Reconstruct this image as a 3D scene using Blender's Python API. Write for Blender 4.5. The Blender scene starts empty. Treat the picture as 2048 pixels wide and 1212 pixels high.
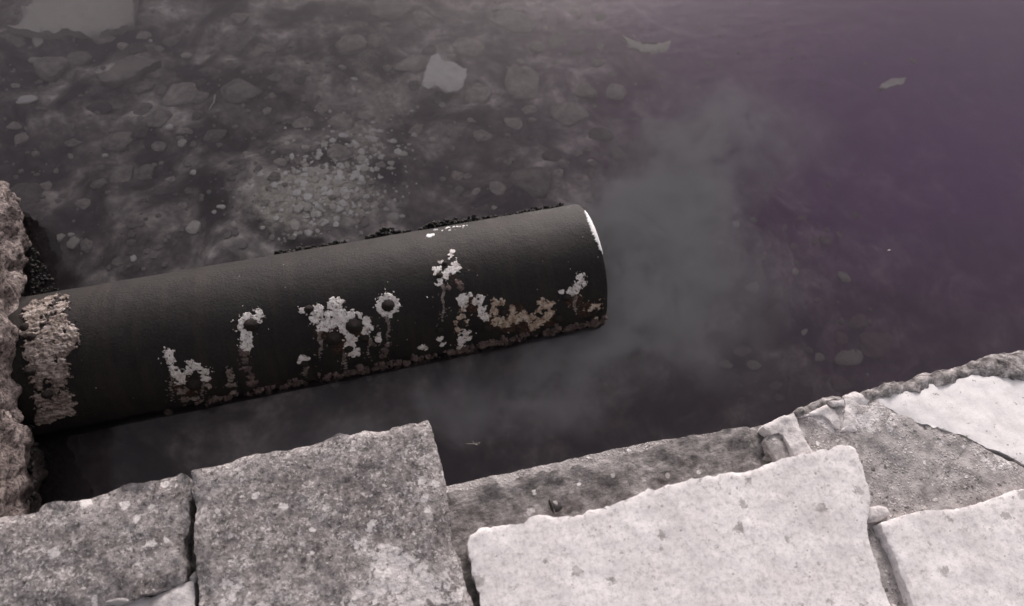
import bpy, bmesh, math, random
import numpy as np
from mathutils import Vector, Matrix, noise
from mathutils.geometry import delaunay_2d_cdt
random.seed(7)
rng = np.random.default_rng(7)
S = bpy.context.scene
C = S.collection
PI = math.pi

# ------------------------------------------------------------------ camera
F, CX, CY, CAM_H = 1450.0, 1024.0, 606.0, 2.15
ax = Vector((7890, 1386, -F)).normalized()
ay = Vector((-724, 2606, -F)); ay = (ay - ax * ax.dot(ay)).normalized()
az = ax.cross(ay)
CAM2W = Matrix((ax, ay, az))                      # camera axes -> world axes
cd = bpy.data.cameras.new('camera'); cam = bpy.data.objects.new('camera', cd); C.objects.link(cam)
cam.matrix_world = Matrix.Translation((0, 0, CAM_H)) @ CAM2W.to_4x4()
cd.sensor_fit = 'HORIZONTAL'; cd.sensor_width = 36.0; cd.lens = 36.0 * F / 2048.0
cd.dof.use_dof = True; cd.dof.focus_distance = 1.95; cd.dof.aperture_fstop = 36.0 * F / 2048.0 / 1000 / 0.011
cd.clip_start = 0.05; cd.clip_end = 300
S.camera = cam
# ------------------------------------------------------------------ light
SUN_EL, SUN_AZ = math.radians(24), math.radians(20)   # hazy low sun over the far side of the water
W = bpy.data.worlds.new('World'); S.world = W; W.use_nodes = True
wn, wl = W.node_tree.nodes, W.node_tree.links
bg = wn['Background']; sky = wn.new('ShaderNodeTexSky'); sky.sky_type = 'NISHITA'; sky.sun_disc = False
sky.sun_elevation = SUN_EL; sky.sun_rotation = SUN_AZ; sky.air_density = 1.0; sky.dust_density = 3.0
hs = wn.new('ShaderNodeHueSaturation'); hs.inputs['Saturation'].default_value = 0.22
mx = wn.new('ShaderNodeMix'); mx.data_type = 'RGBA'; mx.blend_type = 'MULTIPLY'; mx.inputs[0].default_value = 1.0
mx.inputs[7].default_value = (1.0, 0.922, 0.918, 1)
wl.new(sky.outputs[0], hs.inputs['Color']); wl.new(hs.outputs[0], mx.inputs[6]); wl.new(mx.outputs[2], bg.inputs['Color'])
bg.inputs['Strength'].default_value = 0.2
sd = bpy.data.lights.new('sun', 'SUN'); sd.energy = 1.9; sd.angle = math.radians(13); sd.color = (1.0, 0.95, 0.94)
so = bpy.data.objects.new('sun', sd); C.objects.link(so)
sdir = Vector((math.cos(SUN_EL) * math.sin(SUN_AZ), math.cos(SUN_EL) * math.cos(SUN_AZ), math.sin(SUN_EL)))
so.rotation_euler = sdir.to_track_quat('Z', 'Y').to_euler(); so.location = (0, 3, 6)
S.view_settings.view_transform = 'Standard'; S.view_settings.look = 'None'
S.view_settings.exposure = 0.0; S.view_settings.gamma = 1.0; S.view_settings.use_curve_mapping = False
S.render.engine = 'CYCLES'
S.cycles.transparent_max_bounces = 16; S.cycles.volume_bounces = 3; S.cycles.max_bounces = 6
S.cycles.use_denoising = True

# ------------------------------------------------------------------ helpers
def at(px, py, z=0.0):
    d = CAM2W @ Vector((px - CX, CY - py, -F))
    t = (z - CAM_H) / d.z
    return Vector((d.x * t, d.y * t, z))

def tag(o, label=None, cat=None, group=None, kind=None):
    if label: o['label'] = label
    if cat: o['category'] = cat
    if group: o['group'] = group
    if kind: o['kind'] = kind
    return o

def link(name, me, mat=None, parent=None):
    o = bpy.data.objects.new(name, me); C.objects.link(o)
    if mat is not None and me is not None and not me.materials: me.materials.append(mat)
    if parent is not None: o.parent = parent
    return o

def empty(name, loc=(0, 0, 0)):
    o = bpy.data.objects.new(name, None); C.objects.link(o); o.location = loc; o.empty_display_size = 0.05
    return o

def mesh(name, V, Fc, smooth=True):
    me = bpy.data.meshes.new(name); me.from_pydata([tuple(v) for v in V], [], [tuple(f) for f in Fc]); me.update()
    if smooth:
        me.polygons.foreach_set('use_smooth', [True] * len(me.polygons))
    return me

def fr(p, s=1.0, o=4, h=0.9):
    return noise.fractal(Vector(p) * s, h, 2.1, o)

class G:
    """small node builder"""
    def __init__(s, name):
        s.m = bpy.data.materials.new(name); s.m.use_nodes = True
        s.t = s.m.node_tree; s.n = s.t.nodes; s.l = s.t.links
        s.b = s.n['Principled BSDF']; s.out = s.n['Material Output']
        s.b.inputs['Specular IOR Level'].default_value = 0.25
        s.tc = s.n.new('ShaderNodeTexCoord'); s.co = s.tc.outputs['Object']
    def put(s, sock, v):
        if hasattr(v, 'is_output'): s.l.new(v, sock)
        elif isinstance(v, (tuple, list)) and len(v) == 3 and sock.type == 'RGBA': sock.default_value = (*v, 1)
        else: sock.default_value = v
    def mapped(s, scale=(1, 1, 1), loc=(0, 0, 0), rot=(0, 0, 0), co=None):
        n = s.n.new('ShaderNodeMapping'); s.l.new(co or s.co, n.inputs[0])
        n.inputs['Scale'].default_value = scale; n.inputs['Location'].default_value = loc; n.inputs['Rotation'].default_value = rot
        return n.outputs[0]
    def noise(s, scale, detail=6, rough=0.6, co=None, dist=0.0):
        n = s.n.new('ShaderNodeTexNoise'); s.l.new(co or s.co, n.inputs['Vector'])
        n.inputs['Scale'].default_value = scale; n.inputs['Detail'].default_value = detail
        n.inputs['Roughness'].default_value = rough; n.inputs['Distortion'].default_value = dist
        return n.outputs['Fac']
    def voro(s, scale, feature='F1', co=None, rnd=1.0):
        n = s.n.new('ShaderNodeTexVoronoi'); n.feature = feature; s.l.new(co or s.co, n.inputs['Vector'])
        n.inputs['Scale'].default_value = scale; n.inputs['Randomness'].default_value = rnd
        return n.outputs['Distance'], (n.outputs['Color'] if 'Color' in n.outputs else None)
    def ramp(s, fac, stops, interp='LINEAR'):
        n = s.n.new('ShaderNodeValToRGB'); s.l.new(fac, n.inputs[0]); n.color_ramp.interpolation = interp
        e = n.color_ramp.elements
        while len(e) < len(stops): e.new(0.5)
        for k, (p, c) in enumerate(stops):
            e[k].position = p; e[k].color = (c, c, c, 1) if isinstance(c, (int, float)) else (*c, 1)
        return n.outputs[0]
    def math(s, op, a, b=0.0, clamp=False):
        n = s.n.new('ShaderNodeMath'); n.operation = op; n.use_clamp = clamp
        s.put(n.inputs[0], a); s.put(n.inputs[1], b); return n.outputs[0]
    def mix(s, fac, a, b, mode='MIX'):
        n = s.n.new('ShaderNodeMix'); n.data_type = 'RGBA'; n.blend_type = mode
        s.put(n.inputs[0], fac); s.put(n.inputs[6], a); s.put(n.inputs[7], b); return n.outputs[2]
    def attr(s, name):
        n = s.n.new('ShaderNodeAttribute'); n.attribute_name = name; return n.outputs['Fac']
    def rand(s):
        n = s.n.new('ShaderNodeObjectInfo'); return n.outputs['Random']
    def sep(s, col, ch=0):
        n = s.n.new('ShaderNodeSeparateColor'); s.l.new(col, n.inputs[0]); return n.outputs[ch]
    def bump(s, h, strength=0.5, dist=0.004, prev=None):
        n = s.n.new('ShaderNodeBump'); n.inputs['Strength'].default_value = strength; n.inputs['Distance'].default_value = dist
        s.l.new(h, n.inputs['Height'])
        if prev is not None: s.l.new(prev, n.inputs['Normal'])
        return n.outputs[0]
    def done(s, col, rough=0.9, normal=None, spec=None):
        s.put(s.b.inputs['Base Color'], col); s.put(s.b.inputs['Roughness'], rough)
        if normal is not None: s.l.new(normal, s.b.inputs['Normal'])
        if spec is not None: s.b.inputs['Specular IOR Level'].default_value = spec
        return s.m

# ------------------------------------------------------------------ materials
def mat_grey_slab():
    g = G('weathered_grey_stone')
    base = g.ramp(g.noise(7, 8, 0.62), [(0.3, (0.14, 0.124, 0.122)), (0.5, (0.22, 0.2, 0.196)), (0.72, (0.33, 0.305, 0.298))])
    mott = g.ramp(g.noise(70, 6, 0.7), [(0.32, 0.42), (0.5, 0.92), (0.66, 1.75)])
    col = g.mix(1.0, base, mott, 'MULTIPLY')
    blot = g.ramp(g.noise(19, 8, 0.72, None, 0.4), [(0.5, 0.0), (0.66, 1.0)])
    blot = g.math('MULTIPLY', blot, g.ramp(g.noise(5, 4), [(0.4, 0.25), (0.62, 1.0)]))
    col = g.mix(g.math('MULTIPLY', blot, 0.8), col, (0.46, 0.43, 0.42))
    pitd = g.ramp(g.noise(95, 5, 0.7), [(0.33, 1.0), (0.43, 0.0)])
    col = g.mix(g.math('MULTIPLY', pitd, 0.75), col, (0.055, 0.048, 0.047))
    fl = g.math('ADD', g.noise(120, 6, 0.75, None, 0.6), g.math('MULTIPLY', g.noise(13, 5), 0.35))
    col = g.mix(g.ramp(fl, [(0.72, 0.0), (0.79, 0.85)]), col, (0.55, 0.52, 0.51))
    d, c = g.voro(38)
    sz = g.math('MULTIPLY', g.math('SUBTRACT', g.sep(c, 0), 0.84, True), 2.6)
    sp = g.ramp(g.math('SUBTRACT', g.math('ADD', d, g.math('MULTIPLY', g.math('SUBTRACT', g.noise(75, 5, 0.7), 0.5), 1.1)), sz), [(0.0, 1.0), (0.05, 0.0)])
    col = g.mix(g.math('MULTIPLY', sp, 0.85), col, (0.6, 0.57, 0.56))
    p = g.math('ADD', g.attr('patch'), g.math('MULTIPLY', g.math('SUBTRACT', g.noise(42, 7, 0.66), 0.5), 2.5))
    pm = g.ramp(p, [(0.5, 0.0), (0.56, 1.0)])
    lime = g.ramp(g.noise(90, 5), [(0.3, (0.42, 0.39, 0.385)), (0.6, (0.63, 0.595, 0.59))])
    col = g.mix(pm, col, lime)
    h = g.math('ADD', g.math('SUBTRACT', g.math('ADD', g.noise(45, 8, 0.7), g.math('MULTIPLY', g.noise(210, 4), 0.5)), g.math('MULTIPLY', pitd, 0.5)), g.math('MULTIPLY', pm, 0.25))
    return g.done(col, 0.92, g.bump(h, 0.9, 0.006))

def mat_white_slab(name, lo, hi, pits=1.0):
    g = G(name)
    base = g.ramp(g.noise(9, 8, 0.65), [(0.3, lo), (0.62, hi)])
    mott = g.ramp(g.noise(85, 8, 0.78), [(0.34, 0.62 if pits == 1.0 else 0.88), (0.5, 0.98), (0.66, 1.1 if pits == 1.0 else 1.03)])
    col = g.mix(1.0, base, mott, 'MULTIPLY')
    wv = g.mapped(co=None)
    d, c = g.voro(30)
    jit = g.math('MULTIPLY', g.math('SUBTRACT', g.noise(70, 7, 0.75), 0.5), 1.7)
    sz = g.math('MULTIPLY', g.math('SUBTRACT', g.sep(c, 0), 0.74, True), 1.35 * pits)
    pit = g.ramp(g.math('SUBTRACT', g.math('ADD', d, jit), sz), [(0.0, 1.0), (0.07, 0.0)])
    pitc = g.ramp(g.noise(50, 4), [(0.35, (0.2, 0.185, 0.18)), (0.6, (0.46, 0.43, 0.425))])
    col = g.mix(g.math('MULTIPLY', pit, 0.8), col, pitc)
    d2, c2 = g.voro(120)
    pit2 = g.math('LESS_THAN', g.math('ADD', d2, g.math('MULTIPLY', jit, 0.4)), g.math('MULTIPLY', g.math('MULTIPLY', g.math('SUBTRACT', g.sep(c2, 1), 0.84, True), 2.8), g.ramp(g.noise(14, 5, 0.7), [(0.42, 0.0), (0.62, 1.0)])))
    col = g.mix(g.math('MULTIPLY', pit2, 0.65), col, (0.24, 0.22, 0.215))
    ip = g.ramp(g.noise(48, 9, 0.8, None, 0.8), [(0.33, 1.0), (0.405, 0.0)])
    col = g.mix(g.math('MULTIPLY', ip, 0.75 * pits), col, g.ramp(g.noise(22, 3), [(0.4, (0.2, 0.184, 0.18)), (0.6, (0.42, 0.395, 0.39))]))
    stain = g.ramp(g.noise(4.2, 6, 0.7), [(0.52, 0.0), (0.72, 1.0)])
    col = g.mix(g.math('MULTIPLY', stain, 0.4), col, (0.47, 0.44, 0.435))
    h = g.math('SUBTRACT', g.math('ADD', g.math('MULTIPLY', g.noise(80, 8, 0.75), 1.0), g.math('MULTIPLY', g.noise(240, 3), 0.35)), g.math('ADD', g.math('MULTIPLY', pit, 0.35), g.math('MULTIPLY', pit2, 0.3)))
    return g.done(col, 0.93, g.bump(h, 0.35, 0.003))

def mat_aggregate():
    g = G('exposed_aggregate_concrete')
    wob = g.n.new('ShaderNodeMix'); wob.data_type = 'VECTOR'; wob.inputs[0].default_value = 0.012
    nz = g.n.new('ShaderNodeTexNoise'); g.l.new(g.co, nz.inputs['Vector']); nz.inputs['Scale'].default_value = 90
    g.l.new(g.co, wob.inputs[4]); g.l.new(nz.outputs['Color'], wob.inputs[5]); co = wob.outputs[1]
    d, c = g.voro(150, co=co); d2, c2 = g.voro(62, co=co)
    tone = [(0.0, (0.05, 0.045, 0.044)), (0.22, (0.2, 0.184, 0.18)), (0.5, (0.42, 0.39, 0.382)), (1.0, (0.75, 0.71, 0.7))]
    paste = g.ramp(g.noise(40, 8, 0.75), [(0.32, (0.18, 0.166, 0.16)), (0.52, (0.36, 0.335, 0.327)), (0.7, (0.5, 0.47, 0.46))])
    m = g.math('MULTIPLY', g.ramp(d, [(0.2, 1.0), (0.5, 0.0)]), g.ramp(g.noise(16, 5), [(0.38, 0.15), (0.6, 1.0)]))
    col = g.mix(m, paste, g.ramp(g.sep(c, 0), tone))
    m2 = g.math('MULTIPLY', g.ramp(d2, [(0.22, 1.0), (0.36, 0.0)]), g.math('GREATER_THAN', g.sep(c2, 1), 0.72))
    col = g.mix(m2, col, g.ramp(g.sep(c2, 0), tone))
    sil = g.ramp(g.noise(7, 8, 0.68), [(0.46, 0.0), (0.68, 1.0)])
    col = g.mix(g.math('MULTIPLY', sil, 0.45), col, (0.47, 0.44, 0.432))
    p = g.math('ADD', g.attr('patch'), g.math('MULTIPLY', g.math('SUBTRACT', g.noise(34, 7, 0.7), 0.5), 1.6))
    col = g.mix(g.ramp(p, [(0.48, 0.0), (0.6, 1.0)]), col, g.ramp(g.noise(60, 6, 0.7), [(0.3, (0.5, 0.47, 0.46)), (0.6, (0.74, 0.705, 0.7))]))
    h = g.math('ADD', g.math('ADD', g.math('MULTIPLY', m, 0.6), g.math('MULTIPLY', m2, 0.6)), g.noise(60, 8, 0.7))
    return g.done(col, 0.93, g.bump(h, 0.8, 0.005))

def mat_ledge():
    g = G('dull_grey_ledge_stone')
    co = g.mapped((1.0, 1.5, 1.0), rot=(0, 0, 0.1))
    base = g.ramp(g.noise(10, 9, 0.68, co, 0.6), [(0.3, (0.1, 0.091, 0.089)), (0.5, (0.2, 0.185, 0.181)), (0.7, (0.36, 0.338, 0.33))])
    mott = g.ramp(g.noise(60, 6, 0.7, co), [(0.34, 0.5), (0.52, 1.0), (0.7, 1.55)])
    col = g.mix(1.0, base, mott, 'MULTIPLY')
    d, c = g.voro(40)
    sp = g.math('LESS_THAN', g.math('ADD', d, g.math('MULTIPLY', g.math('SUBTRACT', g.noise(120, 3), 0.5), 0.4)), g.math('MULTIPLY', g.math('SUBTRACT', g.sep(c, 0), 0.9, True), 2.6))
    col = g.mix(g.math('MULTIPLY', sp, 0.8), col, (0.55, 0.52, 0.5))
    p = g.math('ADD', g.attr('patch'), g.math('MULTIPLY', g.math('SUBTRACT', g.noise(38, 6, 0.66), 0.5), 1.4))
    col = g.mix(g.ramp(p, [(0.5, 0.0), (0.6, 1.0)]), col, (0.6, 0.57, 0.56))
    h = g.math('ADD', g.noise(28, 9, 0.72, co), g.math('MULTIPLY', g.noise(170, 4), 0.35))
    return g.done(col, 0.9, g.bump(h, 1.0, 0.008))

def mat_mortar():
    g = G('pale_lime_mortar')
    col = g.ramp(g.noise(34, 8, 0.7), [(0.3, (0.33, 0.305, 0.3)), (0.48, (0.6, 0.565, 0.56)), (0.7, (0.74, 0.705, 0.7))])
    return g.done(col, 0.95, g.bump(g.noise(70, 8, 0.7), 0.9, 0.006))

def mat_rim():
    g = G('dark_lichened_rim_stone')
    col = g.ramp(g.noise(38, 8, 0.75, None, 0.5), [(0.36, (0.05, 0.043, 0.044)), (0.48, (0.2, 0.185, 0.18)), (0.6, (0.42, 0.39, 0.385)), (0.72, (0.62, 0.59, 0.58))])
    return g.done(col, 0.93, g.bump(g.noise(50, 8, 0.7), 1.0, 0.008))

def mat_wall():
    g = G('rough_reddish_wall_rock')
    base = g.ramp(g.noise(9, 9, 0.7, None, 0.8), [(0.3, (0.08, 0.062, 0.058)), (0.5, (0.24, 0.197, 0.185)), (0.7, (0.46, 0.39, 0.37))])
    mott = g.ramp(g.noise(75, 7, 0.75), [(0.38, 0.15), (0.5, 1.0), (0.64, 1.7)])
    col = g.mix(1.0, base, mott, 'MULTIPLY')
    wet_dark = g.math('ADD', g.attr('patch'), g.math('MULTIPLY', g.math('SUBTRACT', g.noise(20, 6), 0.5), 0.9))
    wm = g.ramp(wet_dark, [(0.42, 0.0), (0.62, 1.0)])
    col = g.mix(wm, col, g.ramp(g.noise(60, 6, 0.7), [(0.35, (0.012, 0.009, 0.009)), (0.7, (0.1, 0.075, 0.072))]))
    h = g.math('ADD', g.noise(35, 9, 0.75), g.math('MULTIPLY', g.noise(150, 4), 0.4))
    return g.done(col, 0.9, g.bump(h, 1.0, 0.022))

def mat_pipe():
    g = G('pitted_dark_iron')
    base = g.ramp(g.noise(3.2, 7, 0.6), [(0.3, (0.011, 0.009, 0.0093)), (0.7, (0.02, 0.0175, 0.0172))])
    gr = g.ramp(g.noise(170, 4, 0.7), [(0.3, 0.55), (0.5, 1.0), (0.72, 1.6)])
    col = g.mix(1.0, base, gr, 'MULTIPLY')
    film = g.ramp(g.noise(4.5, 8, 0.7, g.mapped((0.5, 1, 1)), 0.6), [(0.5, 0.0), (0.72, 1.0)])
    col = g.mix(g.math('MULTIPLY', film, 0.5), col, (0.034, 0.029, 0.026))
    st = g.ramp(g.noise(2.2, 7, 0.68, g.mapped((9, 1.2, 1.2)), 0.3), [(0.5, 0.0), (0.68, 1.0)])
    col = g.mix(g.math('MULTIPLY', st, 0.55), col, (0.036, 0.028, 0.024))
    st2 = g.ramp(g.noise(2.6, 7, 0.68, g.mapped((7, 1.0, 1.0), (3, 1, 5)), 0.3), [(0.52, 0.0), (0.7, 1.0)])
    col = g.mix(g.math('MULTIPLY', st2, 0.7), col, (0.009, 0.0075, 0.0075))
    d, c = g.voro(60)
    sp = g.math('LESS_THAN', d, g.math('MULTIPLY', g.math('SUBTRACT', g.sep(c, 0), 0.9, True), 1.5))
    col = g.mix(g.math('MULTIPLY', sp, 0.55), col, (0.34, 0.31, 0.28))
    h = g.math('ADD', g.noise(130, 5, 0.7), g.math('MULTIPLY', g.noise(22, 5), 1.3))
    return g.done(col, 0.62, g.bump(h, 0.6, 0.003), 0.22)

def mat_crust(name, a, b, c, strk=None):
    g = G(name)
    co = g.mapped(strk) if strk else None
    col = g.ramp(g.noise(58, 8, 0.72, co), [(0.3, a), (0.48, b), (0.66, c)])
    f = g.math('ADD', g.attr('patch'), g.math('MULTIPLY', g.math('SUBTRACT', g.noise(110, 6, 0.75, co), 0.5), 1.5))
    col = g.mix(g.ramp(f, [(0.1, 1.0), (0.5, 0.0)]), col, (0.03, 0.023, 0.021))
    pits = g.ramp(g.noise(150, 5, 0.7), [(0.36, 1.0), (0.44, 0.0)])
    col = g.mix(g.math('MULTIPLY', pits, 0.8), col, (0.07, 0.055, 0.048))
    return g.done(col, 0.9, g.bump(g.math('SUBTRACT', g.noise(140, 6, 0.7), g.math('MULTIPLY', pits, 0.5)), 0.9, 0.004))

def mat_plain(name, a, b, scale=30, rough=0.8, bumps=0.5, bd=0.004):
    g = G(name)
    col = g.ramp(g.noise(scale, 7, 0.68), [(0.32, a), (0.68, b)])
    return g.done(col, rough, g.bump(g.noise(scale * 2.5, 5), bumps, bd))

def mat_stone(name, a, b, var=0.6):
    g = G(name)
    co = g.n.new('ShaderNodeVectorMath'); co.operation = 'ADD'
    cmb = g.n.new('ShaderNodeCombineXYZ'); r = g.rand()
    for k in range(3): g.l.new(g.math('MULTIPLY', r, 17.0 + 5 * k), cmb.inputs[k])
    g.l.new(g.co, co.inputs[0]); g.l.new(cmb.outputs[0], co.inputs[1])
    col = g.ramp(g.noise(1.6, 7, 0.65, co.outputs[0]), [(0.3, a), (0.7, b)])
    k = g.math('ADD', g.math('MULTIPLY', r, var), 1.0 - var * 0.5)
    cc = g.n.new('ShaderNodeCombineColor')
    for i in range(3): g.l.new(k, cc.inputs[i])
    col = g.mix(1.0, col, cc.outputs[0], 'MULTIPLY')
    return g.done(col, 0.95, g.bump(g.noise(5, 5, 0.6, co.outputs[0]), 0.4, 0.05))

def mat_bed():
    g = G('silty_bed')
    gl = g.n.new('ShaderNodeNewGeometry'); pos = gl.outputs['Position']; g.co = pos
    silt = g.ramp(g.noise(4.2, 6, 0.55, None, 0.5), [(0.4, (0.06, 0.05, 0.053)), (0.52, (0.26, 0.23, 0.22)), (0.64, (0.66, 0.61, 0.57))])
    mott = g.ramp(g.noise(15, 6, 0.62), [(0.34, 0.5), (0.5, 0.95), (0.66, 1.7)])
    col = g.mix(1.0, silt, mott, 'MULTIPLY')
    pale = g.math('ADD', g.attr('pale'), g.math('MULTIPLY', g.math('SUBTRACT', g.noise(13, 7, 0.68), 0.5), 1.5))
    col = g.mix(g.ramp(pale, [(0.42, 0.0), (0.85, 1.0)]), col, g.ramp(g.noise(34, 6, 0.7), [(0.36, (0.3, 0.27, 0.235)), (0.62, (0.8, 0.77, 0.68))]))
    dark = g.math('ADD', g.attr('dark'), g.math('MULTIPLY', g.math('SUBTRACT', g.noise(7, 7, 0.65), 0.5), 0.8))
    col = g.mix(g.ramp(dark, [(0.3, 0.0), (0.9, 1.0)]), col, (0.05, 0.043, 0.047))
    col = g.mix(g.math('MULTIPLY', g.attr('plum'), 0.85), col, (0.48, 0.15, 0.58))  # purple light leak painted into the bed colour
    return g.done(col, 1.0, g.bump(g.noise(28, 7, 0.65), 0.6, 0.02), 0.0)

def mat_water():
    g = G('murky_water')
    g.n.remove(g.b)
    tr = g.n.new('ShaderNodeBsdfTransparent'); tr.inputs[0].default_value = (0.97, 0.97, 0.97, 1)
    gl = g.n.new('ShaderNodeBsdfGlossy'); gl.inputs['Roughness'].default_value = 0.06
    geo = g.n.new('ShaderNodeNewGeometry')
    mp = g.mapped((1.0, 2.6, 1.0), rot=(0, 0, 0.25), co=geo.outputs['Position'])
    h = g.math('ADD', g.noise(5.5, 3, 0.5, mp, 0.4), g.math('MULTIPLY', g.noise(26, 3, 0.5, mp), 0.22))
    b = g.bump(h, 0.16, 0.007)
    fn = g.n.new('ShaderNodeFresnel'); fn.inputs['IOR'].default_value = 1.333
    g.l.new(b, fn.inputs['Normal']); g.l.new(b, gl.inputs['Normal'])
    ms = g.n.new('ShaderNodeMixShader')
    g.l.new(fn.outputs[0], ms.inputs[0]); g.l.new(tr.outputs[0], ms.inputs[1]); g.l.new(gl.outputs[0], ms.inputs[2])
    g.l.new(ms.outputs[0], g.out.inputs['Surface'])
    v = g.n.new('ShaderNodeVolumePrincipled')
    v.inputs['Color'].default_value = (0.61, 0.54, 0.59, 1); v.inputs['Density'].default_value = 1.3
    v.inputs['Absorption Color'].default_value = (0, 0, 0, 1)
    v.inputs['Anisotropy'].default_value = 0.1
    g.l.new(v.outputs[0], g.out.inputs['Volume'])
    return g.m

M = dict(
    grey=mat_grey_slab(),
    white=mat_white_slab('pale_pitted_limestone', (0.6, 0.565, 0.56), (0.77, 0.735, 0.73)),
    screed=mat_white_slab('smooth_pale_screed', (0.8, 0.77, 0.762), (0.88, 0.85, 0.842), 0.4),
    agg=mat_aggregate(), ledge=mat_ledge(), mortar=mat_mortar(), rim=mat_rim(), wall=mat_wall(), pipe=mat_pipe(),
    crust=mat_crust('chalky_white_crust', (0.3, 0.26, 0.235), (0.72, 0.68, 0.65), (0.88, 0.86, 0.84)),
    tan=mat_crust('tan_crust', (0.13, 0.085, 0.06), (0.4, 0.31, 0.235), (0.66, 0.59, 0.52)),
    collar=mat_crust('ochre_mortar', (0.05, 0.038, 0.035), (0.24, 0.195, 0.17), (0.68, 0.6, 0.56), (0.28, 1.0, 1.0)),
    shade_stain=mat_crust('shaded_stained_crust', (0.06, 0.048, 0.044), (0.2, 0.17, 0.155), (0.4, 0.36, 0.335)),  # darker crust for low parts, shade and wet stain both in its colour
    drip=mat_crust('drip_stain', (0.05, 0.04, 0.037), (0.16, 0.135, 0.122), (0.34, 0.31, 0.29)),
    rust=mat_crust('rust_stain', (0.02, 0.012, 0.009), (0.045, 0.025, 0.016), (0.09, 0.05, 0.03)),
    limpet=mat_plain('dark_shell', (0.012, 0.009, 0.009), (0.05, 0.039, 0.036), 130, 0.85, 0.9),
    weed=mat_plain('black_weed', (0.009, 0.0085, 0.008), (0.035, 0.031, 0.029), 50, 0.7),
    algae=mat_plain('brown_algae', (0.025, 0.018, 0.017), (0.19, 0.145, 0.135), 45, 0.8),
    paint=mat_plain('white_paint', (0.72, 0.71, 0.7), (0.84, 0.83, 0.82), 60, 0.6, 0.3),
    bed=mat_bed(), water=mat_water(),
    s_mid=mat_stone('bed_stone', (0.2, 0.178, 0.168), (0.58, 0.53, 0.49)),
    s_dark=mat_stone('bed_stone_dark', (0.09, 0.08, 0.077), (0.25, 0.225, 0.215)),
    s_tinted=mat_stone('purple_tinted_bed_stone', (0.24, 0.18, 0.2), (0.5, 0.4, 0.42), 0.4),  # bed stones tinted to go with the purple leak painted on the bed
    s_pale=mat_stone('bed_stone_pale', (0.6, 0.57, 0.51), (0.85, 0.82, 0.75), 0.3),
    s_white=mat_stone('bed_shell_white', (0.85, 0.83, 0.8), (0.92, 0.9, 0.87), 0.05),
    black=mat_plain('black_shell', (0.012, 0.011, 0.012), (0.04, 0.036, 0.036), 60, 0.9),
)

# ------------------------------------------------------------------ bed and water
def gauss(x, y, cx, cy, rx, ry):
    return math.exp(-(((x - cx) / rx) ** 2 + ((y - cy) / ry) ** 2))

def zb0(x, y):
    z = -0.245
    z += 0.18 * gauss(x, y, -0.3, 1.8, 0.6, 0.5)          # shallow pebble bank behind the pipe
    z += 0.05 * gauss(x, y, -1.3, 2.7, 0.9, 0.5)
    z -= 0.2 * (1 / (1 + math.exp(-(x - 1.35 - 0.25 * (y - 1.5)) * 4.0)))
    z -= 0.32 * gauss(x, y, 0.2, 0.75, 2.2, 0.32)             # scour beside the quay
    z += 0.10 * gauss(x, y, 1.05, 1.15, 0.35, 0.45)
    z += 0.14 * gauss(x, y, 1.55, 1.5, 0.4, 0.5)
    return z

def zbed(x, y):
    near = 1.0 if (-4 < x < 6 and -1 < y < 8) else 0.0
    z = zb0(x, y)
    if near:
        z += 0.055 * fr((x, y, 0.3), 2.4, 3) + 0.02 * fr((x, y, 3.3), 8.0, 3)
    return min(z, -0.06)

def bed_at(px, py, lift=0.0):
    z = -0.3
    for _ in range(8):
        p = at(px, py, z); z = zbed(p.x, p.y) + lift
    return at(px, py, z)

PALE = [(650, 395, 110, 75, .85), (585, 370, 60, 40, .6), (745, 380, 50, 40, .4), (740, 290, 40, 60, .6), (770, 200, 40, 60, .4), (690, 350, 40, 30, .5), (560, 420, 40, 40, .5), (520, 400, 60, 40, .35), (760, 130, 120, 90, .35), (300, 270, 90, 60, .12), (700, 250, 70, 90, .32),
        (840, 210, 60, 60, .25), (1190, 340, 50, 60, .35), (1630, 475, 60, 50, .75), (1440, 480, 60, 60, .5), (1550, 540, 80, 60, .6), (950, 390, 60, 40, .3),
        (420, 300, 90, 70, .15), (150, 150, 80, 60, .15), (640, 130, 60, 60, .2), (1380, 730, 60, 50, .25), (1750, 690, 90, 50, .25), (180, 560, 60, 30, .3)]
DARK = [(480, 170, 60, 90, .9), (1000, 265, 130, 70, .75), (860, 350, 120, 60, .7), (270, 390, 130, 60, .6), (230, 80, 200, 30, .7), (620, 15, 90, 25, .7), (150, 440, 60, 60, .5),
        (930, 60, 90, 50, .4), (1130, 230, 80, 50, .35), (760, 330, 50, 60, .5), (90, 300, 60, 60, .4), (540, 290, 30, 60, .4), (1620, 780, 120, 60, .4), (400, 350, 40, 40, .4)]
def wblobs(L):
    out = []
    for (a, b, rx, ry, k) in L:
        c = bed_at(a, b); s = (CAM_H - c.z) / az.z
        dist = (Vector((0, 0, CAM_H)) - c).length
        out.append((c.x, c.y, rx * dist / F * 1.05, ry * dist / F * 1.15, k))
    return out
WP, WD = wblobs(PALE), wblobs(DARK)

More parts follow.
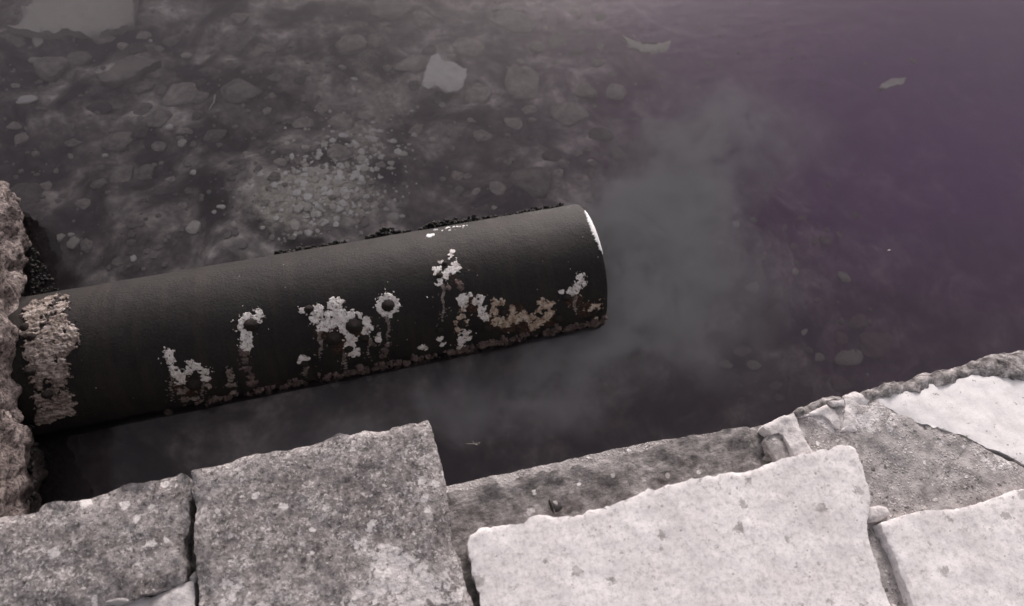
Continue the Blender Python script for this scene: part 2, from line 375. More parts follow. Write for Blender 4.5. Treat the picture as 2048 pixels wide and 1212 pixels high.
def axis(lo, hi, step, far):
    a = list(np.arange(lo, hi + 1e-6, step))
    k, d = lo, step
    left = []
    while k > -far: d *= 1.5; k -= d; left.append(k)
    k, d = hi, step
    right = []
    while k < far: d *= 1.5; k += d; right.append(k)
    return left[::-1] + a + right
xs, ys = axis(-2.0, 4.2, 0.025, 45), axis(0.2, 4.2, 0.025, 45)
V, Fc, pv, dv, qv = [], [], [], [], []
for y in ys:
    for x in xs:
        V.append((x, y, zbed(x, y)))
        pv.append(sum(k * gauss(x, y, a, b, rx, ry) for a, b, rx, ry, k in WP))
        dv.append(sum(k * gauss(x, y, a, b, rx, ry) for a, b, rx, ry, k in WD))
        qv.append(1 / (1 + math.exp(-(x - 1.75 + 0.12 * (y - 1.5)) * 3.0)) * (0.25 + 0.75 / (1 + math.exp(-(y - 1.25 + .12 * (x - 1.5)) * 4.5))))  # weight of the painted purple leak, rising to the right and far side
nx = len(xs)
for j in range(len(ys) - 1):
    for i in range(nx - 1):
        a = j * nx + i; Fc.append((a, a + 1, a + 1 + nx, a + nx))
bm_ = mesh('stream_bed', V, Fc)
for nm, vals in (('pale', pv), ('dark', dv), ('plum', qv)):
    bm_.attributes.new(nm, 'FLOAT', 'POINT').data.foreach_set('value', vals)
tag(link('stream_bed', bm_, M['bed']), 'silty stony bed seen dimly through murky water', kind='structure')

bw = bmesh.new(); bmesh.ops.create_cube(bw, size=1.0)
for v in bw.verts: v.co = Vector((v.co.x * 80, v.co.y * 80, -1.5 + v.co.z * 3.0))
wm_ = bpy.data.meshes.new('water'); bw.to_mesh(wm_); bw.free()
tag(link('water', wm_, M['water']), 'calm murky grey water around the pipe', kind='structure')

# effluent cloud below the surface at the pipe mouth
def mat_plume(blobs):
    g = G('effluent'); g.n.remove(g.b)
    geo = g.n.new('ShaderNodeNewGeometry'); pos = geo.outputs['Position']
    nz = g.n.new('ShaderNodeTexNoise'); g.l.new(pos, nz.inputs['Vector']); nz.inputs['Scale'].default_value = 3.2; nz.inputs['Detail'].default_value = 4
    sub = g.n.new('ShaderNodeVectorMath'); sub.operation = 'SUBTRACT'; g.l.new(nz.outputs['Color'], sub.inputs[0]); sub.inputs[1].default_value = (.5, .5, .5)
    sc = g.n.new('ShaderNodeVectorMath'); sc.operation = 'SCALE'; g.l.new(sub.outputs[0], sc.inputs[0]); sc.inputs['Scale'].default_value = 0.6
    ad = g.n.new('ShaderNodeVectorMath'); ad.operation = 'ADD'; g.l.new(pos, ad.inputs[0]); g.l.new(sc.outputs[0], ad.inputs[1])
    tot = None
    for (c, r, k) in blobs:
        mp = g.n.new('ShaderNodeMapping'); mp.vector_type = 'TEXTURE'; g.l.new(ad.outputs[0], mp.inputs[0])
        mp.inputs['Location'].default_value = c; mp.inputs['Scale'].default_value = r
        gr = g.n.new('ShaderNodeTexGradient'); gr.gradient_type = 'SPHERICAL'; g.l.new(mp.outputs[0], gr.inputs[0])
        t = g.math('MULTIPLY', g.math('POWER', gr.outputs['Fac'], 1.7), k * 5.0)
        tot = t if tot is None else g.math('ADD', tot, t)
    d = g.math('MULTIPLY', tot, g.ramp(g.noise(6, 6, 0.62, ad.outputs[0]), [(0.36, 0.06), (0.68, 2.1)]))
    v = g.n.new('ShaderNodeVolumePrincipled'); v.inputs['Color'].default_value = (0.95, 0.95, 0.95, 1)
    v.inputs['Absorption Color'].default_value = (0, 0, 0, 1)
    g.l.new(d, v.inputs['Density']); g.l.new(v.outputs[0], g.out.inputs['Volume'])
    g.m.volume_intersection_method = 'ACCURATE' if hasattr(g.m, 'volume_intersection_method') else None
    return g.m
pb = []
for (px, py, z, rx, ry, rz, k) in [(1225, 600, -.04, .18, .2, .2, 6), (1265, 530, -.05, .28, .3, .22, 6), (1300, 450, -.05, .34, .38, .24, 6), (1340, 365, -.06, .38, .38, .24, 5), (1430, 290, -.07, .42, .36, .22, 3.4), (1500, 250, -.09, .4, .4, .24, 2.0),
                                   (1255, 690, -.06, .42, .3, .22, 3.6), (1080, 760, -.06, .5, .2, .2, 2.2), (1400, 560, -.08, .5, .5, .24, 2.8), (760, 830, -.06, .6, .15, .18, 1.6)]:
    pb.append((at(px, py, z), (rx, ry, rz), k))
bw = bmesh.new(); bmesh.ops.create_cube(bw, size=1.0)
for v in bw.verts: v.co = Vector((0.85 + v.co.x * 3.6, 1.55 + v.co.y * 2.5, -0.23 + v.co.z * 0.44))
pm_ = bpy.data.meshes.new('effluent_plume'); bw.to_mesh(pm_); bw.free()
tag(link('effluent_plume', pm_, mat_plume(pb)), 'pale grey cloud of waste water spreading from the mouth of the pipe', 'waste water', kind='stuff')

# ------------------------------------------------------------------ slab builder
def densify(poly, step=0.006, jag=0.006, seed=0.0, closed=True):
    out = []
    n = len(poly)
    for i in range(n):
        a, b = poly[i], poly[(i + 1) % n]
        L = math.hypot(b[0] - a[0], b[1] - a[1]); k = max(1, int(L / step))
        nx_, ny_ = -(b[1] - a[1]) / (L + 1e-9), (b[0] - a[0]) / (L + 1e-9)
        for j in range(k):
            t = j / k; x, y = a[0] + (b[0] - a[0]) * t, a[1] + (b[1] - a[1]) * t
            d = jag * (0.8 * fr((x, y, seed), 14, 3) + 0.6 * fr((x, y, seed + 5), 60, 3))
            w = min(1.0, min(j, k - j) * step / 0.03 + 0.3)
            out.append((x + nx_ * d * w, y + ny_ * d * w))
    return out

def inside(P, poly):
    x, y = P[:, 0], P[:, 1]; ins = np.zeros(len(P), bool); n = len(poly)
    for i in range(n):
        x0, y0 = poly[i]; x1, y1 = poly[(i + 1) % n]
        c = (y0 > y) != (y1 > y)
        with np.errstate(divide='ignore', invalid='ignore'):
            xi = (x1 - x0) * (y - y0) / (y1 - y0) + x0
        ins ^= c & (x < xi)
    return ins

def slab(name, px, z, thick, mat, parent=None, sp=0.008, jag=0.006, rough=0.003, edge_w=0.03, edge_d=0.012, seed=0.0, patch=None, world=None, zf=None, bottom=True):
    poly = world or [tuple(at(a, b, z)[:2]) for a, b in px]
    area = sum(poly[i][0] * poly[(i + 1) % len(poly)][1] - poly[(i + 1) % len(poly)][0] * poly[i][1] for i in range(len(poly)))
    if area < 0: poly = poly[::-1]
    out = densify(poly, min(0.006, sp), jag, seed)
    O = np.array(out); lo, hi = O.min(0), O.max(0)
    gx, gy = np.meshgrid(np.arange(lo[0], hi[0], sp), np.arange(lo[1], hi[1], sp))
    P = np.stack([gx.ravel(), gy.ravel()], 1); P += rng.uniform(-.3, .3, P.shape) * sp
    P = P[inside(P, out)]
    D = np.full(len(P), 9.0)
    for k in range(0, len(O), 200):
        D = np.minimum(D, np.sqrt(((P[:, None, :] - O[None, k:k + 200, :]) ** 2).sum(2)).min(1))
    keep = D > sp * 0.45; P, D = P[keep], D[keep]
    n = len(out)
    r = delaunay_2d_cdt([Vector(v) for v in out] + [Vector(v) for v in P], [], [list(range(n))], 1, 1e-6)
    V2, tris, orig = r[0], r[2], r[3]
    dist = [0.0] * len(V2)
    for i, o in enumerate(orig):
        if o and min(o) >= n: dist[i] = float(D[min(o) - n])
    V, pat = [], []
    for i, v in enumerate(V2):
        d = dist[i]; t = max(0.0, 1 - d / edge_w)
        zz = z + rough * (1.2 * fr((v.x, v.y, seed), 5, 3) + 0.9 * fr((v.x, v.y, seed + 2), 26, 4))
        e = edge_d * (0.55 + 0.9 * fr((v.x, v.y, seed + 7), 12, 3))
        zz -= max(0.0, e) * t * t
        if zf: zz += zf(v.x, v.y, d)
        V.append((v.x, v.y, zz)); pat.append(patch(v.x, v.y) if patch else 0.0)
    T = [tuple(t) for t in tris]
    idx = [None] * n
    for i, o in enumerate(orig):
        for q in o:
            if q < n: idx[q] = i
    idx = [q for q in idx if q is not None]
    ring = idx; cen = O.mean(0)
    # sides: follow the boundary loop down
    for lv, ins in ((0.25, 0.0), (0.6, 0.004), (1.0, 0.010)):
        new = []
        for k, q in enumerate(idx):
            x, y, zz = V[q]
            a = V[idx[k - 1]]; b = V[idx[(k + 1) % len(idx)]]
            tx, ty = b[0] - a[0], b[1] - a[1]; L = math.hypot(tx, ty) + 1e-9
            s = ins - jag * 0.8 * fr((x, y, zz - thick * lv * 3 + seed), 22, 3)
            new.append(len(V)); V.append((x - ty / L * s, y + tx / L * s, z - 0.004 - thick * lv + (zz - z) * (1 - lv))); pat.append(pat[q])
        for k in range(len(idx)):
            k2 = (k + 1) % len(idx)
            T.append((ring[k], new[k], new[k2], ring[k2]))
        ring = new
    if bottom:
        T.append(tuple(ring[::-1]))
    me = mesh(name, V, T)
    me.attributes.new('patch', 'FLOAT', 'POINT').data.foreach_set('value', pat)
    # make normals consistent (up on top)
    b = bmesh.new(); b.from_mesh(me); bmesh.ops.recalc_face_normals(b, faces=b.faces); b.to_mesh(me); b.free()
    me.set_sharp_from_angle(angle=math.radians(48))
    return link(name, me, mat, parent)

def pxpatch(L, z):
    W_ = []
    for (a, b, r, k) in L:
        c = at(a, b, z); d = (Vector((0, 0, CAM_H)) - c).length; W_.append((c.x, c.y, r * d / F * 1.05, k))
    return lambda x, y: sum(k * gauss(x, y, a, b, r, r) for a, b, r, k in W_)

QZ = 0.60; LZ = QZ - .058
quay = empty('quay_pavement', (0.3, 0.3, 0.4)); tag(quay, 'broken stone pavement along the top of the quay', kind='structure')
def own(o, parent):
    o.parent = parent; o.matrix_parent_inverse = Matrix.Translation(-Vector(parent.location)); return o

lab = lambda o, t: (o.__setitem__('label', t), o)[1]
s1 = [(-420, 1095), (-200, 1062), (0, 1027), (42, 1022), (85, 1003), (110, 1002), (132, 1004), (165, 994), (190, 984), (225, 972), (262, 965), (300, 962), (335, 950), (362, 944), (374, 950), (378, 968), (374, 1000), (374, 1030), (371, 1060), (360, 1078), (361, 1110), (370, 1140), (366, 1160), (345, 1172), (300, 1188), (240, 1203), (200, 1216), (60, 1250), (-420, 1330)]
lab(own(slab('paving_slab', s1, QZ - .004, .16, M['grey'], jag=.006, rough=.006, edge_w=.05, edge_d=.03, seed=1.0, patch=pxpatch([(700, 1400, 10, 0.0)], QZ)), quay), 'dark grey speckled slab at the left end of the row')
s2 = [(382, 943), (400, 934), (440, 922), (500, 907), (545, 902), (590, 890), (640, 880), (676, 866), (700, 868), (728, 856), (760, 857), (800, 848), (835, 842), (855, 834), (862, 850), (872, 885), (885, 935), (893, 985), (902, 1040), (903, 1085), (916, 1110), (930, 1160), (950, 1225), (985, 1340), (400, 1420), (394, 1240), (390, 1130), (388, 1070), (389, 1010), (383, 985)]
lab(own(slab('paving_slab', s2, QZ + .012, .17, M['grey'], jag=.006, rough=.005, edge_w=.035, edge_d=.022, seed=2.0,
      patch=pxpatch([(770, 1140, 42, .5), (715, 1095, 22, .45), (820, 1165, 50, .38), (900, 1175, 45, .42), (770, 1090, 40, .25), (840, 1060, 40, .18), (720, 1190, 40, .25), (470, 1206, 50, .45), (850, 1225, 80, .35), (600, 1320, 120, .5), (690, 1010, 14, .35), (735, 1065, 14, .3), (745, 1050, 14, .35), (780, 1000, 12, .3), (870, 990, 10, .3), (450, 980, 20, .18), (820, 930, 20, .2)], QZ)), quay), 'large grey slab with white lime patches, jutting furthest over the water')
s3 = [(934, 1085), (940, 1070), (962, 1054), (1000, 1051), (1048, 1046), (1062, 1034), (1095, 1030), (1135, 1031), (1165, 1030), (1195, 1018), (1230, 1008), (1258, 996), (1285, 984), (1296, 976), (1310, 980), (1325, 974), (1360, 966), (1400, 956), (1450, 947), (1490, 944), (1520, 934), (1560, 920), (1600, 908), (1640, 899), (1700, 891), (1712, 897), (1718, 915), (1730, 950), (1740, 985), (1740, 1010), (1735, 1045), (1746, 1100), (1760, 1145), (1772, 1185), (1800, 1250), (1840, 1330), (1100, 1440), (985, 1290), (962, 1212), (945, 1150)]
lab(own(slab('paving_slab', s3, QZ, .13, M['white'], sp=.007, jag=.009, rough=.0018, edge_w=.008, edge_d=.004, seed=3.0), quay), 'large pale pitted slab in the middle of the row')
s4 = [(1762, 1047), (1772, 1042), (1800, 1035), (1840, 1022), (1880, 1019), (1920, 1017), (1960, 1004), (2000, 992), (2060, 976), (2250, 930), (2420, 1150), (1930, 1390), (1860, 1280), (1826, 1205), (1790, 1110)]
lab(own(slab('paving_slab', s4, QZ + .006, .12, M['white'], sp=.007, jag=.007, rough=.0018, edge_w=.008, edge_d=.004, seed=4.0), quay), 'pale slab with fine pits in the near right corner')
s0 = [(190, 1223), (225, 1207), (262, 1196), (300, 1194), (330, 1182), (385, 1160), (389, 1200), (396, 1300), (405, 1430), (-100, 1440), (-120, 1290), (60, 1258)]
lab(own(slab('paving_slab', s0, QZ - .02, .12, M['mortar'], jag=.006, rough=.005, edge_w=.02, edge_d=.014, seed=5.0), quay), 'pale cracked slab peeping out below the leftmost grey slab')
# smooth screed slab far right
s5 = [(1742, 792), (1760, 785), (1800, 778), (1850, 768), (1900, 757), (1950, 746), (1985, 740), (2010, 744), (2035, 752), (2070, 750), (2260, 700), (2420, 900), (2200, 970), (2060, 930), (2000, 900), (1950, 882), (1900, 862), (1850, 848), (1800, 830), (1770, 812)]
lab(own(slab('paving_slab', s5, QZ - .0235, .05, M['screed'], jag=.012, rough=.002, edge_w=.03, edge_d=.006, seed=6.0), quay), 'smooth white slab by the water at the far right')
# aggregate bed between slabs
s6 = [(1548, 850), (1580, 832), (1610, 822), (1650, 815), (1690, 806), (1735, 796), (1770, 808), (1900, 862), (2060, 940), (2260, 985), (2100, 1010), (2060, 985), (1800, 1045), (1764, 1055), (1832, 1225), (1900, 1350), (1830, 1360), (1760, 1200), (1725, 1060), (1722, 1000), (1700, 920), (1560, 925), (1530, 880)]
own(slab('concrete_infill', s6, QZ - .026, .10, M['agg'], jag=.004, rough=.006, edge_w=.02, edge_d=.008, seed=7.0,
  patch=pxpatch([(1700, 830, 30, .5), (1640, 826, 26, .45), (1760, 815, 40, .5), (1665, 845, 14, .4), (1740, 850, 26, .3), (1600, 850, 14, .35), (1820, 842, 30, .4), (1900, 872, 30, .4), (1975, 902, 30, .4), (2030, 930, 30, .4), (1760, 1090, 12, .2)], QZ)), quay)
# white mortar pieces and broken stone chips
m1 = [(1527, 852), (1540, 843), (1560, 832), (1588, 824), (1592, 834), (1600, 858), (1612, 882), (1627, 905), (1610, 914), (1590, 914), (1578, 890), (1568, 868), (1560, 862), (1545, 866)]
own(slab('mortar_strip', m1, QZ - .017, .08, M['mortar'], sp=.005, jag=.008, rough=.006, edge_w=.012, edge_d=.006, seed=8.0), quay)
m2 = [(1690, 790), (1706, 782), (1730, 786), (1742, 800), (1728, 815), (1716, 832), (1722, 846), (1714, 862), (1684, 862), (1690, 838), (1694, 812)]
own(slab('mortar_strip', m2, QZ - .016, .08, M['mortar'], sp=.005, jag=.009, rough=.007, edge_w=.014, edge_d=.008, seed=9.0), quay)
m3 = [(1600, 826), (1640, 816), (1654, 808), (1672, 822), (1678, 840), (1681, 858), (1674, 854), (1660, 838), (1645, 828), (1620, 830), (1602, 833)]
own(slab('mortar_strip', m3, QZ - .019, .07, M['mortar'], sp=.005, jag=.008, rough=.006, edge_w=.012, edge_d=.006, seed=10.0), quay)
m4 = [(1660, 801), (1690, 798), (1690, 808), (1668, 811)]
own(slab('mortar_strip', m4, QZ - .010, .05, M['mortar'], sp=.005, jag=.003, rough=.003, edge_w=.01, edge_d=.006, seed=11.0), quay)
m5 = [(1742, 1012), (1760, 1009), (1776, 1012), (1783, 1028), (1762, 1040), (1741, 1042)]
own(slab('mortar_lump', m5, QZ - .004, .05, M['mortar'], sp=.005, jag=.004, rough=.004, edge_w=.015, edge_d=.01, seed=12.0), quay)
c1 = [(1525, 918), (1552, 872), (1564, 884), (1584, 916), (1560, 924)]
lab(own(slab('stone_chip', c1, LZ + .010, .06, M['ledge'], sp=.005, jag=.003, rough=.003, edge_w=.01, edge_d=.006, seed=13.0), quay), 'grey triangular chip of stone beside the white mortar strip')
c2 = [(1498, 872), (1520, 862), (1540, 868), (1548, 876), (1524, 908), (1515, 903)]
own(slab('stone_chip', c2, LZ + .006, .06, M['ledge'], sp=.005, jag=.003, rough=.004, edge_w=.012, edge_d=.008, seed=14.0), quay)
m6 = [(1553, 866), (1566, 868), (1578, 890), (1590, 914), (1575, 912), (1562, 892), (1552, 876)]
own(slab('stone_chip', m6, LZ + .012, .05, M['rim'], sp=.005, jag=.004, rough=.005, edge_w=.01, edge_d=.008, seed=16.0), quay)
# bedding under everything, out past the frame
base_w = [(-1.6, 0.52), (-0.4, 0.50), (0.05, 0.46), (0.6, 0.46), (1.6, 0.38), (2.3, 0.45), (2.3, -1.6), (-1.6, -1.6)]
own(slab('bedding', None, QZ - .085, .12, M['agg'], world=base_w, sp=.05, jag=.003, rough=.004, edge_w=.03, edge_d=.01, seed=15.0), quay)
# slabs behind the viewer, out of frame, so the pavement goes on
for k, (x0, x1) in enumerate([(-1.55, -0.5), (-0.47, 0.35), (0.4, 1.1), (1.14, 2.2)]):
    own(slab('paving_slab', None, QZ - .005, .08, M['white'] if k > 1 else M['grey'], world=[(x0, -0.02 if k else 0.1), (x0, -1.5), (x1, -1.5), (x1, -0.13 if k == 3 else -0.02)] if k else [(x0, -0.1), (x0, -1.5), (x1, -1.5), (x1, -0.02)], sp=.03, seed=20.0 + k), quay)
# tiny chip in the dark joint
def rock_mesh(name, seed, sub=2, amp=0.25, flat=1.0):
    b = bmesh.new(); bmesh.ops.create_icosphere(b, subdivisions=sub, radius=1.0)
    for v in b.verts:
        n = v.co.copy()
        r = 1 + amp * fr(n + Vector((seed * 7.1, seed * 3.3, 0)), 1.1, 2) + amp * 0.35 * fr(n + Vector((0, seed * 5.7, seed)), 3.1, 2)
        v.co = Vector((n.x * r, n.y * r, n.z * r * flat))
        # knock a few flats so it reads as broken stone
        for k in range(3):
            d = Vector((math.cos(seed * 2.3 + k * 2.1), math.sin(seed * 1.7 + k * 1.9), 0.4 * math.sin(seed + k))).normalized()
            q = v.co.dot(d)
            if q > 0.74: v.co -= d * (q - 0.74) * 0.85
    me = bpy.data.meshes.new(name); b.to_mesh(me); b.free()
    me.polygons.foreach_set('use_smooth', [True] * len(me.polygons)); return me
def rock(name, me, mat, loc, sc, rz=0.0, rx=0.0, parent=None):
    o = bpy.data.objects.new(name, me); C.objects.link(o)
    o.location = loc; o.scale = sc; o.rotation_euler = (rx, rx * 0.5, rz)
    if not me.materials: me.materials.append(mat)
    o.material_slots[0].link = 'OBJECT'; o.material_slots[0].material = mat
    if parent is not None: o.parent = parent
    return o
RM = [rock_mesh('rock', k + 1.0, 3, 0.26) for k in range(9)]
own(rock('mortar_lump', RM[0], M['mortar'], at(389, 1156, QZ - .03), (.009, .012, .01)), quay)
own(rock('mortar_lump', RM[1], M['mortar'], at(240, 1203, QZ - .01), (.026, .006, .006), -0.2), quay)

# ------------------------------------------------------------------ quay wall carrying the pavement, with its lower ledge
wallq = empty('quay_wall', (0.4, 0.5, -0.9)); tag(wallq, 'grey stone quay wall dropping from the broken pavement into dark water', 'wall')
lg = [(880, 992), (905, 980), (940, 974), (965, 968), (1000, 966), (1030, 957), (1060, 948), (1100, 943), (1140, 939), (1146, 930), (1170, 925), (1195, 928), (1204, 917), (1250, 910), (1290, 900), (1330, 884), (1380, 870), (1430, 864), (1480, 855), (1515, 850), (1560, 852), (1590, 930), (1560, 1000), (1200, 1080), (1010, 1120), (985, 1330), (905, 1330), (860, 1100)]
own(slab('coping_stone', lg, LZ, .17, M['ledge'], wallq, jag=.008, rough=.011, edge_w=.03, edge_d=.014, seed=30.0,
      patch=pxpatch([(1068, 983, 7, .7), (1158, 968, 7, .75), (1050, 1018, 12, .45), (1065, 1024, 9, .5), (1300, 955, 12, .45), (1285, 962, 9, .4), (1000, 958, 16, .2)], LZ)), wallq)
# dark rough rim stones in front of the pale slab
def rimz(x, y, d): return 0.006 * fr((x, y, 1), 9, 3)
r1 = [(1588, 822), (1600, 812), (1628, 800), (1650, 790), (1672, 786), (1692, 788), (1690, 802), (1660, 806), (1640, 818), (1600, 832)]
own(slab('coping_stone', r1, QZ - .016, .16, M['rim'], sp=.006, jag=.006, rough=.008, edge_w=.02, edge_d=.016, seed=31.0, zf=rimz), wallq)
r2 = [(1716, 788), (1738, 776), (1760, 772), (1768, 762), (1790, 758), (1820, 757), (1848, 742), (1890, 734), (1930, 728), (1965, 714), (2000, 706), (2055, 696), (2260, 650), (2290, 720), (2060, 762), (1990, 750), (1900, 766), (1800, 788), (1745, 800), (1722, 800)]
own(slab('coping_stone', r2, QZ - .018, .18, M['rim'], sp=.006, jag=.009, rough=.006, edge_w=.03, edge_d=.016, seed=32.0, zf=rimz), wallq)
# face blocks below, in three courses
def block(name, x0, x1, y0, y1, z0, z1, mat, seed, parent, n=(14, 8, 6), amp=0.02, patch=None, rad=0.3):
    """a rough quarried block"""
    b = bmesh.new(); bmesh.ops.create_cube(b, size=2.0)
    bmesh.ops.subdivide_edges(b, edges=b.edges[:], cuts=n, use_grid_fill=True)
    c = Vector(((x0 + x1) / 2, (y0 + y1) / 2, (z0 + z1) / 2)); hs_ = Vector(((x1 - x0) / 2, (y1 - y0) / 2, (z1 - z0) / 2))
    mn = min(hs_)
    for v in b.verts:
        q = v.co.copy()
        w = Vector((q.x * hs_.x, q.y * hs_.y, q.z * hs_.z))
        r = rad * mn
        inner = Vector([max(-(hs_[k] - r), min(hs_[k] - r, w[k])) for k in range(3)])
        d = w - inner
        if d.length > 1e-6: w = inner + d.normalized() * min(d.length, r)
        nn = d.normalized() if d.length > 1e-6 else q.normalized()
        w2 = w + c
        w += nn * amp * (1.1 * fr(w2 + Vector((seed, 0, 0)), 6, 3) + 0.75 * fr(w2 + Vector((0, seed, 0)), 24, 4))
        v.co = w + c
    if mat is M['wall']:
        for v in b.verts: v.co.x -= (v.co.y - 1.12) * 0.075
    me = bpy.data.meshes.new(name); b.to_mesh(me); b.free()
    me.polygons.foreach_set('use_smooth', [True] * len(me.polygons))
    me.attributes.new('patch', 'FLOAT', 'POINT').data.foreach_set('value', [patch(v.co) if patch else 0.0 for v in me.vertices])
    return link(name, me, mat, parent)
wet_dark = lambda p: 1.0 if p.z < 0.03 else max(0.0, 1 - (p.z - 0.03) / 0.14)
for row in range(4):
    z1 = QZ - .21 - row * .3; z0 = z1 - .294; x = -1.5 - (row % 2) * .25; k = 0
    while x < 2.6:
        w = 0.5 + 0.22 * random.random()
        own(block('stone', x, x + w - .008, -0.1, 0.40 + .02 * random.random() - (0.06 if x > 1.2 else 0), z0, z1, M['ledge'], row * 9 + k, wallq, 9, 0.012, wet_dark if False else None), wallq)
        x += w; k += 1
# broken black shell on the ledge
sh = empty('broken_shell', at(1107, 1012, LZ + .002)); tag(sh, 'small broken black shell with a white chip, lying on the grey ledge', 'shell')
def put(o, root): o.parent = root; return o
put(rock('shell_half', RM[2], M['black'], (-.006, .0, .005), (.003, .016, .006), 0.1), sh)
put(rock('shell_half', RM[3], M['black'], (.009, -.009, .004), (.010, .006, .005), 0.3), sh)
put(rock('shell_lining', RM[4], M['mortar'], (.005, .004, .005), (.005, .006, .003), 0.6), sh)

# ------------------------------------------------------------------ rough return wall on the left
wl_ = empty('return_wall', (-1.3, 1.2, -0.5)); tag(wl_, 'rough reddish rock wall at the left that the pipe comes out of', 'wall')
XW = -1.075
def wetl(p): return 1.2 - max(0.0, (p.z + 0.01)) / 0.35
def darkn(p): return 0.55 - max(0.0, (p.z - 0.14)) / 0.08 + 0.5 * max(0.0, min(1.0, (1.0 - p.y) / .3))  # darker low down and towards the near end
own(block('stone', -1.62, XW - .012, 1.49, 1.91, -.30, .17, M['wall'], 41, wl_, 44, 0.03, lambda p: 0.75 - (p.z + .02) / .06, .25), wl_)
own(block('stone', -1.60, XW + .055, 0.98, 1.475, .15, .42, M['wall'], 42, wl_, 44, 0.022, darkn, .14), wl_)
own(block('stone', -1.60, XW + .065, 0.50, 0.985, .13, .40, M['wall'], 43, wl_, 40, 0.022, darkn, .14), wl_)
own(block('stone', -1.60, XW + .032, 0.50, 1.00, -.40, .135, M['wall'], 44, wl_, 36, 0.022, wetl, .12), wl_)
own(block('stone', -1.60, XW - .012, 1.00, 1.50, -.30, .155, M['wall'], 45, wl_, 36, 0.022, wetl, .12), wl_)
own(block('stone', -1.66, XW - .04, 1.46, 1.93, .175, .56, M['wall'], 46, wl_, 30, 0.03, None, .25), wl_)
own(block('stone', -1.60, XW + .01, 0.60, 1.46, .425, .57, M['wall'], 47, wl_, 30, 0.03, None, .25), wl_)
own(block('stone', -1.60, XW - .10, 0.50, 1.93, -1.2, -.31, M['wall'], 48, wl_, 24, 0.03, lambda p: 1.0, .2), wl_)

# ------------------------------------------------------------------ the pipe
PR = 0.2255
PA, PB = Vector((-1.45, 1.2355, -0.006)), Vector((0.735, 1.2665, 0.004))
pdir = (PB - PA).normalized(); pup = (Vector((0, 0, 1)) - pdir * pdir.z).normalized(); pnr = pdir.cross(pup) * 1.0   # pnr points to -Y (towards the quay)
if pnr.y > 0: pnr = -pnr
PL = (PB - PA).length
pipe = empty('outfall_pipe', PA); tag(pipe, 'thick dark iron outfall pipe with white crusts jutting from the rock wall, half under water', 'pipe')
def cyl(s, th, r=PR):     # local to the pipe's base; th = 0 on top, + towards the quay
    return pdir * s + pup * (r * math.cos(th)) + pnr * (r * math.sin(th))
def hit(px, py, r=PR):
    d = (CAM2W @ Vector((px - CX, CY - py, -F))).normalized(); o = Vector((0, 0, CAM_H)) - PA
    dd = d - pdir * d.dot(pdir); oo = o - pdir * o.dot(pdir)
    a, b, c = dd.dot(dd), 2 * dd.dot(oo), oo.dot(oo) - r * r
    q = b * b - 4 * a * c
    t = (-b - math.sqrt(q)) / (2 * a) if q >= 0 else -b / (2 * a)
    p = o + d * t; s = p.dot(pdir); th = math.atan2(p.dot(pnr), p.dot(pup)); return s, th
nS, nT = 150, 128
V, Fc = [], []
def prow(s, r, wob=0.0):
    base = len(V)
    for j in range(nT):
        th = 2 * PI * j / nT; p = cyl(s, th)
        rr = r + 0.0012 * fr(p, 7, 3) + wob * fr(p + Vector((3, 1, 2)), 26, 2)
        V.append(cyl(s + wob * 2.0 * fr(p, 18, 2), th, rr))
    return base
rows = [prow(PL * i / nS, PR) for i in range(nS)] + [prow(PL - .004, PR - .0005, .0006), prow(PL - .001, PR - .003, .0006), prow(PL, PR - .006, .0006), prow(PL, PR - .014, .0006), prow(PL - .004, PR - .018, 0), prow(PL - .7, PR - .018, 0)]
for a, b in zip(rows, rows[1:]):
    for j in range(nT): k = (j + 1) % nT; Fc.append((a + j, a + k, b + k, b + j))
me = mesh('shell', V, Fc); b_ = bmesh.new(); b_.from_mesh(me); bmesh.ops.recalc_face_normals(b_, faces=b_.faces); b_.to_mesh(me); b_.free()
link('barrel', me, M['pipe'], pipe)

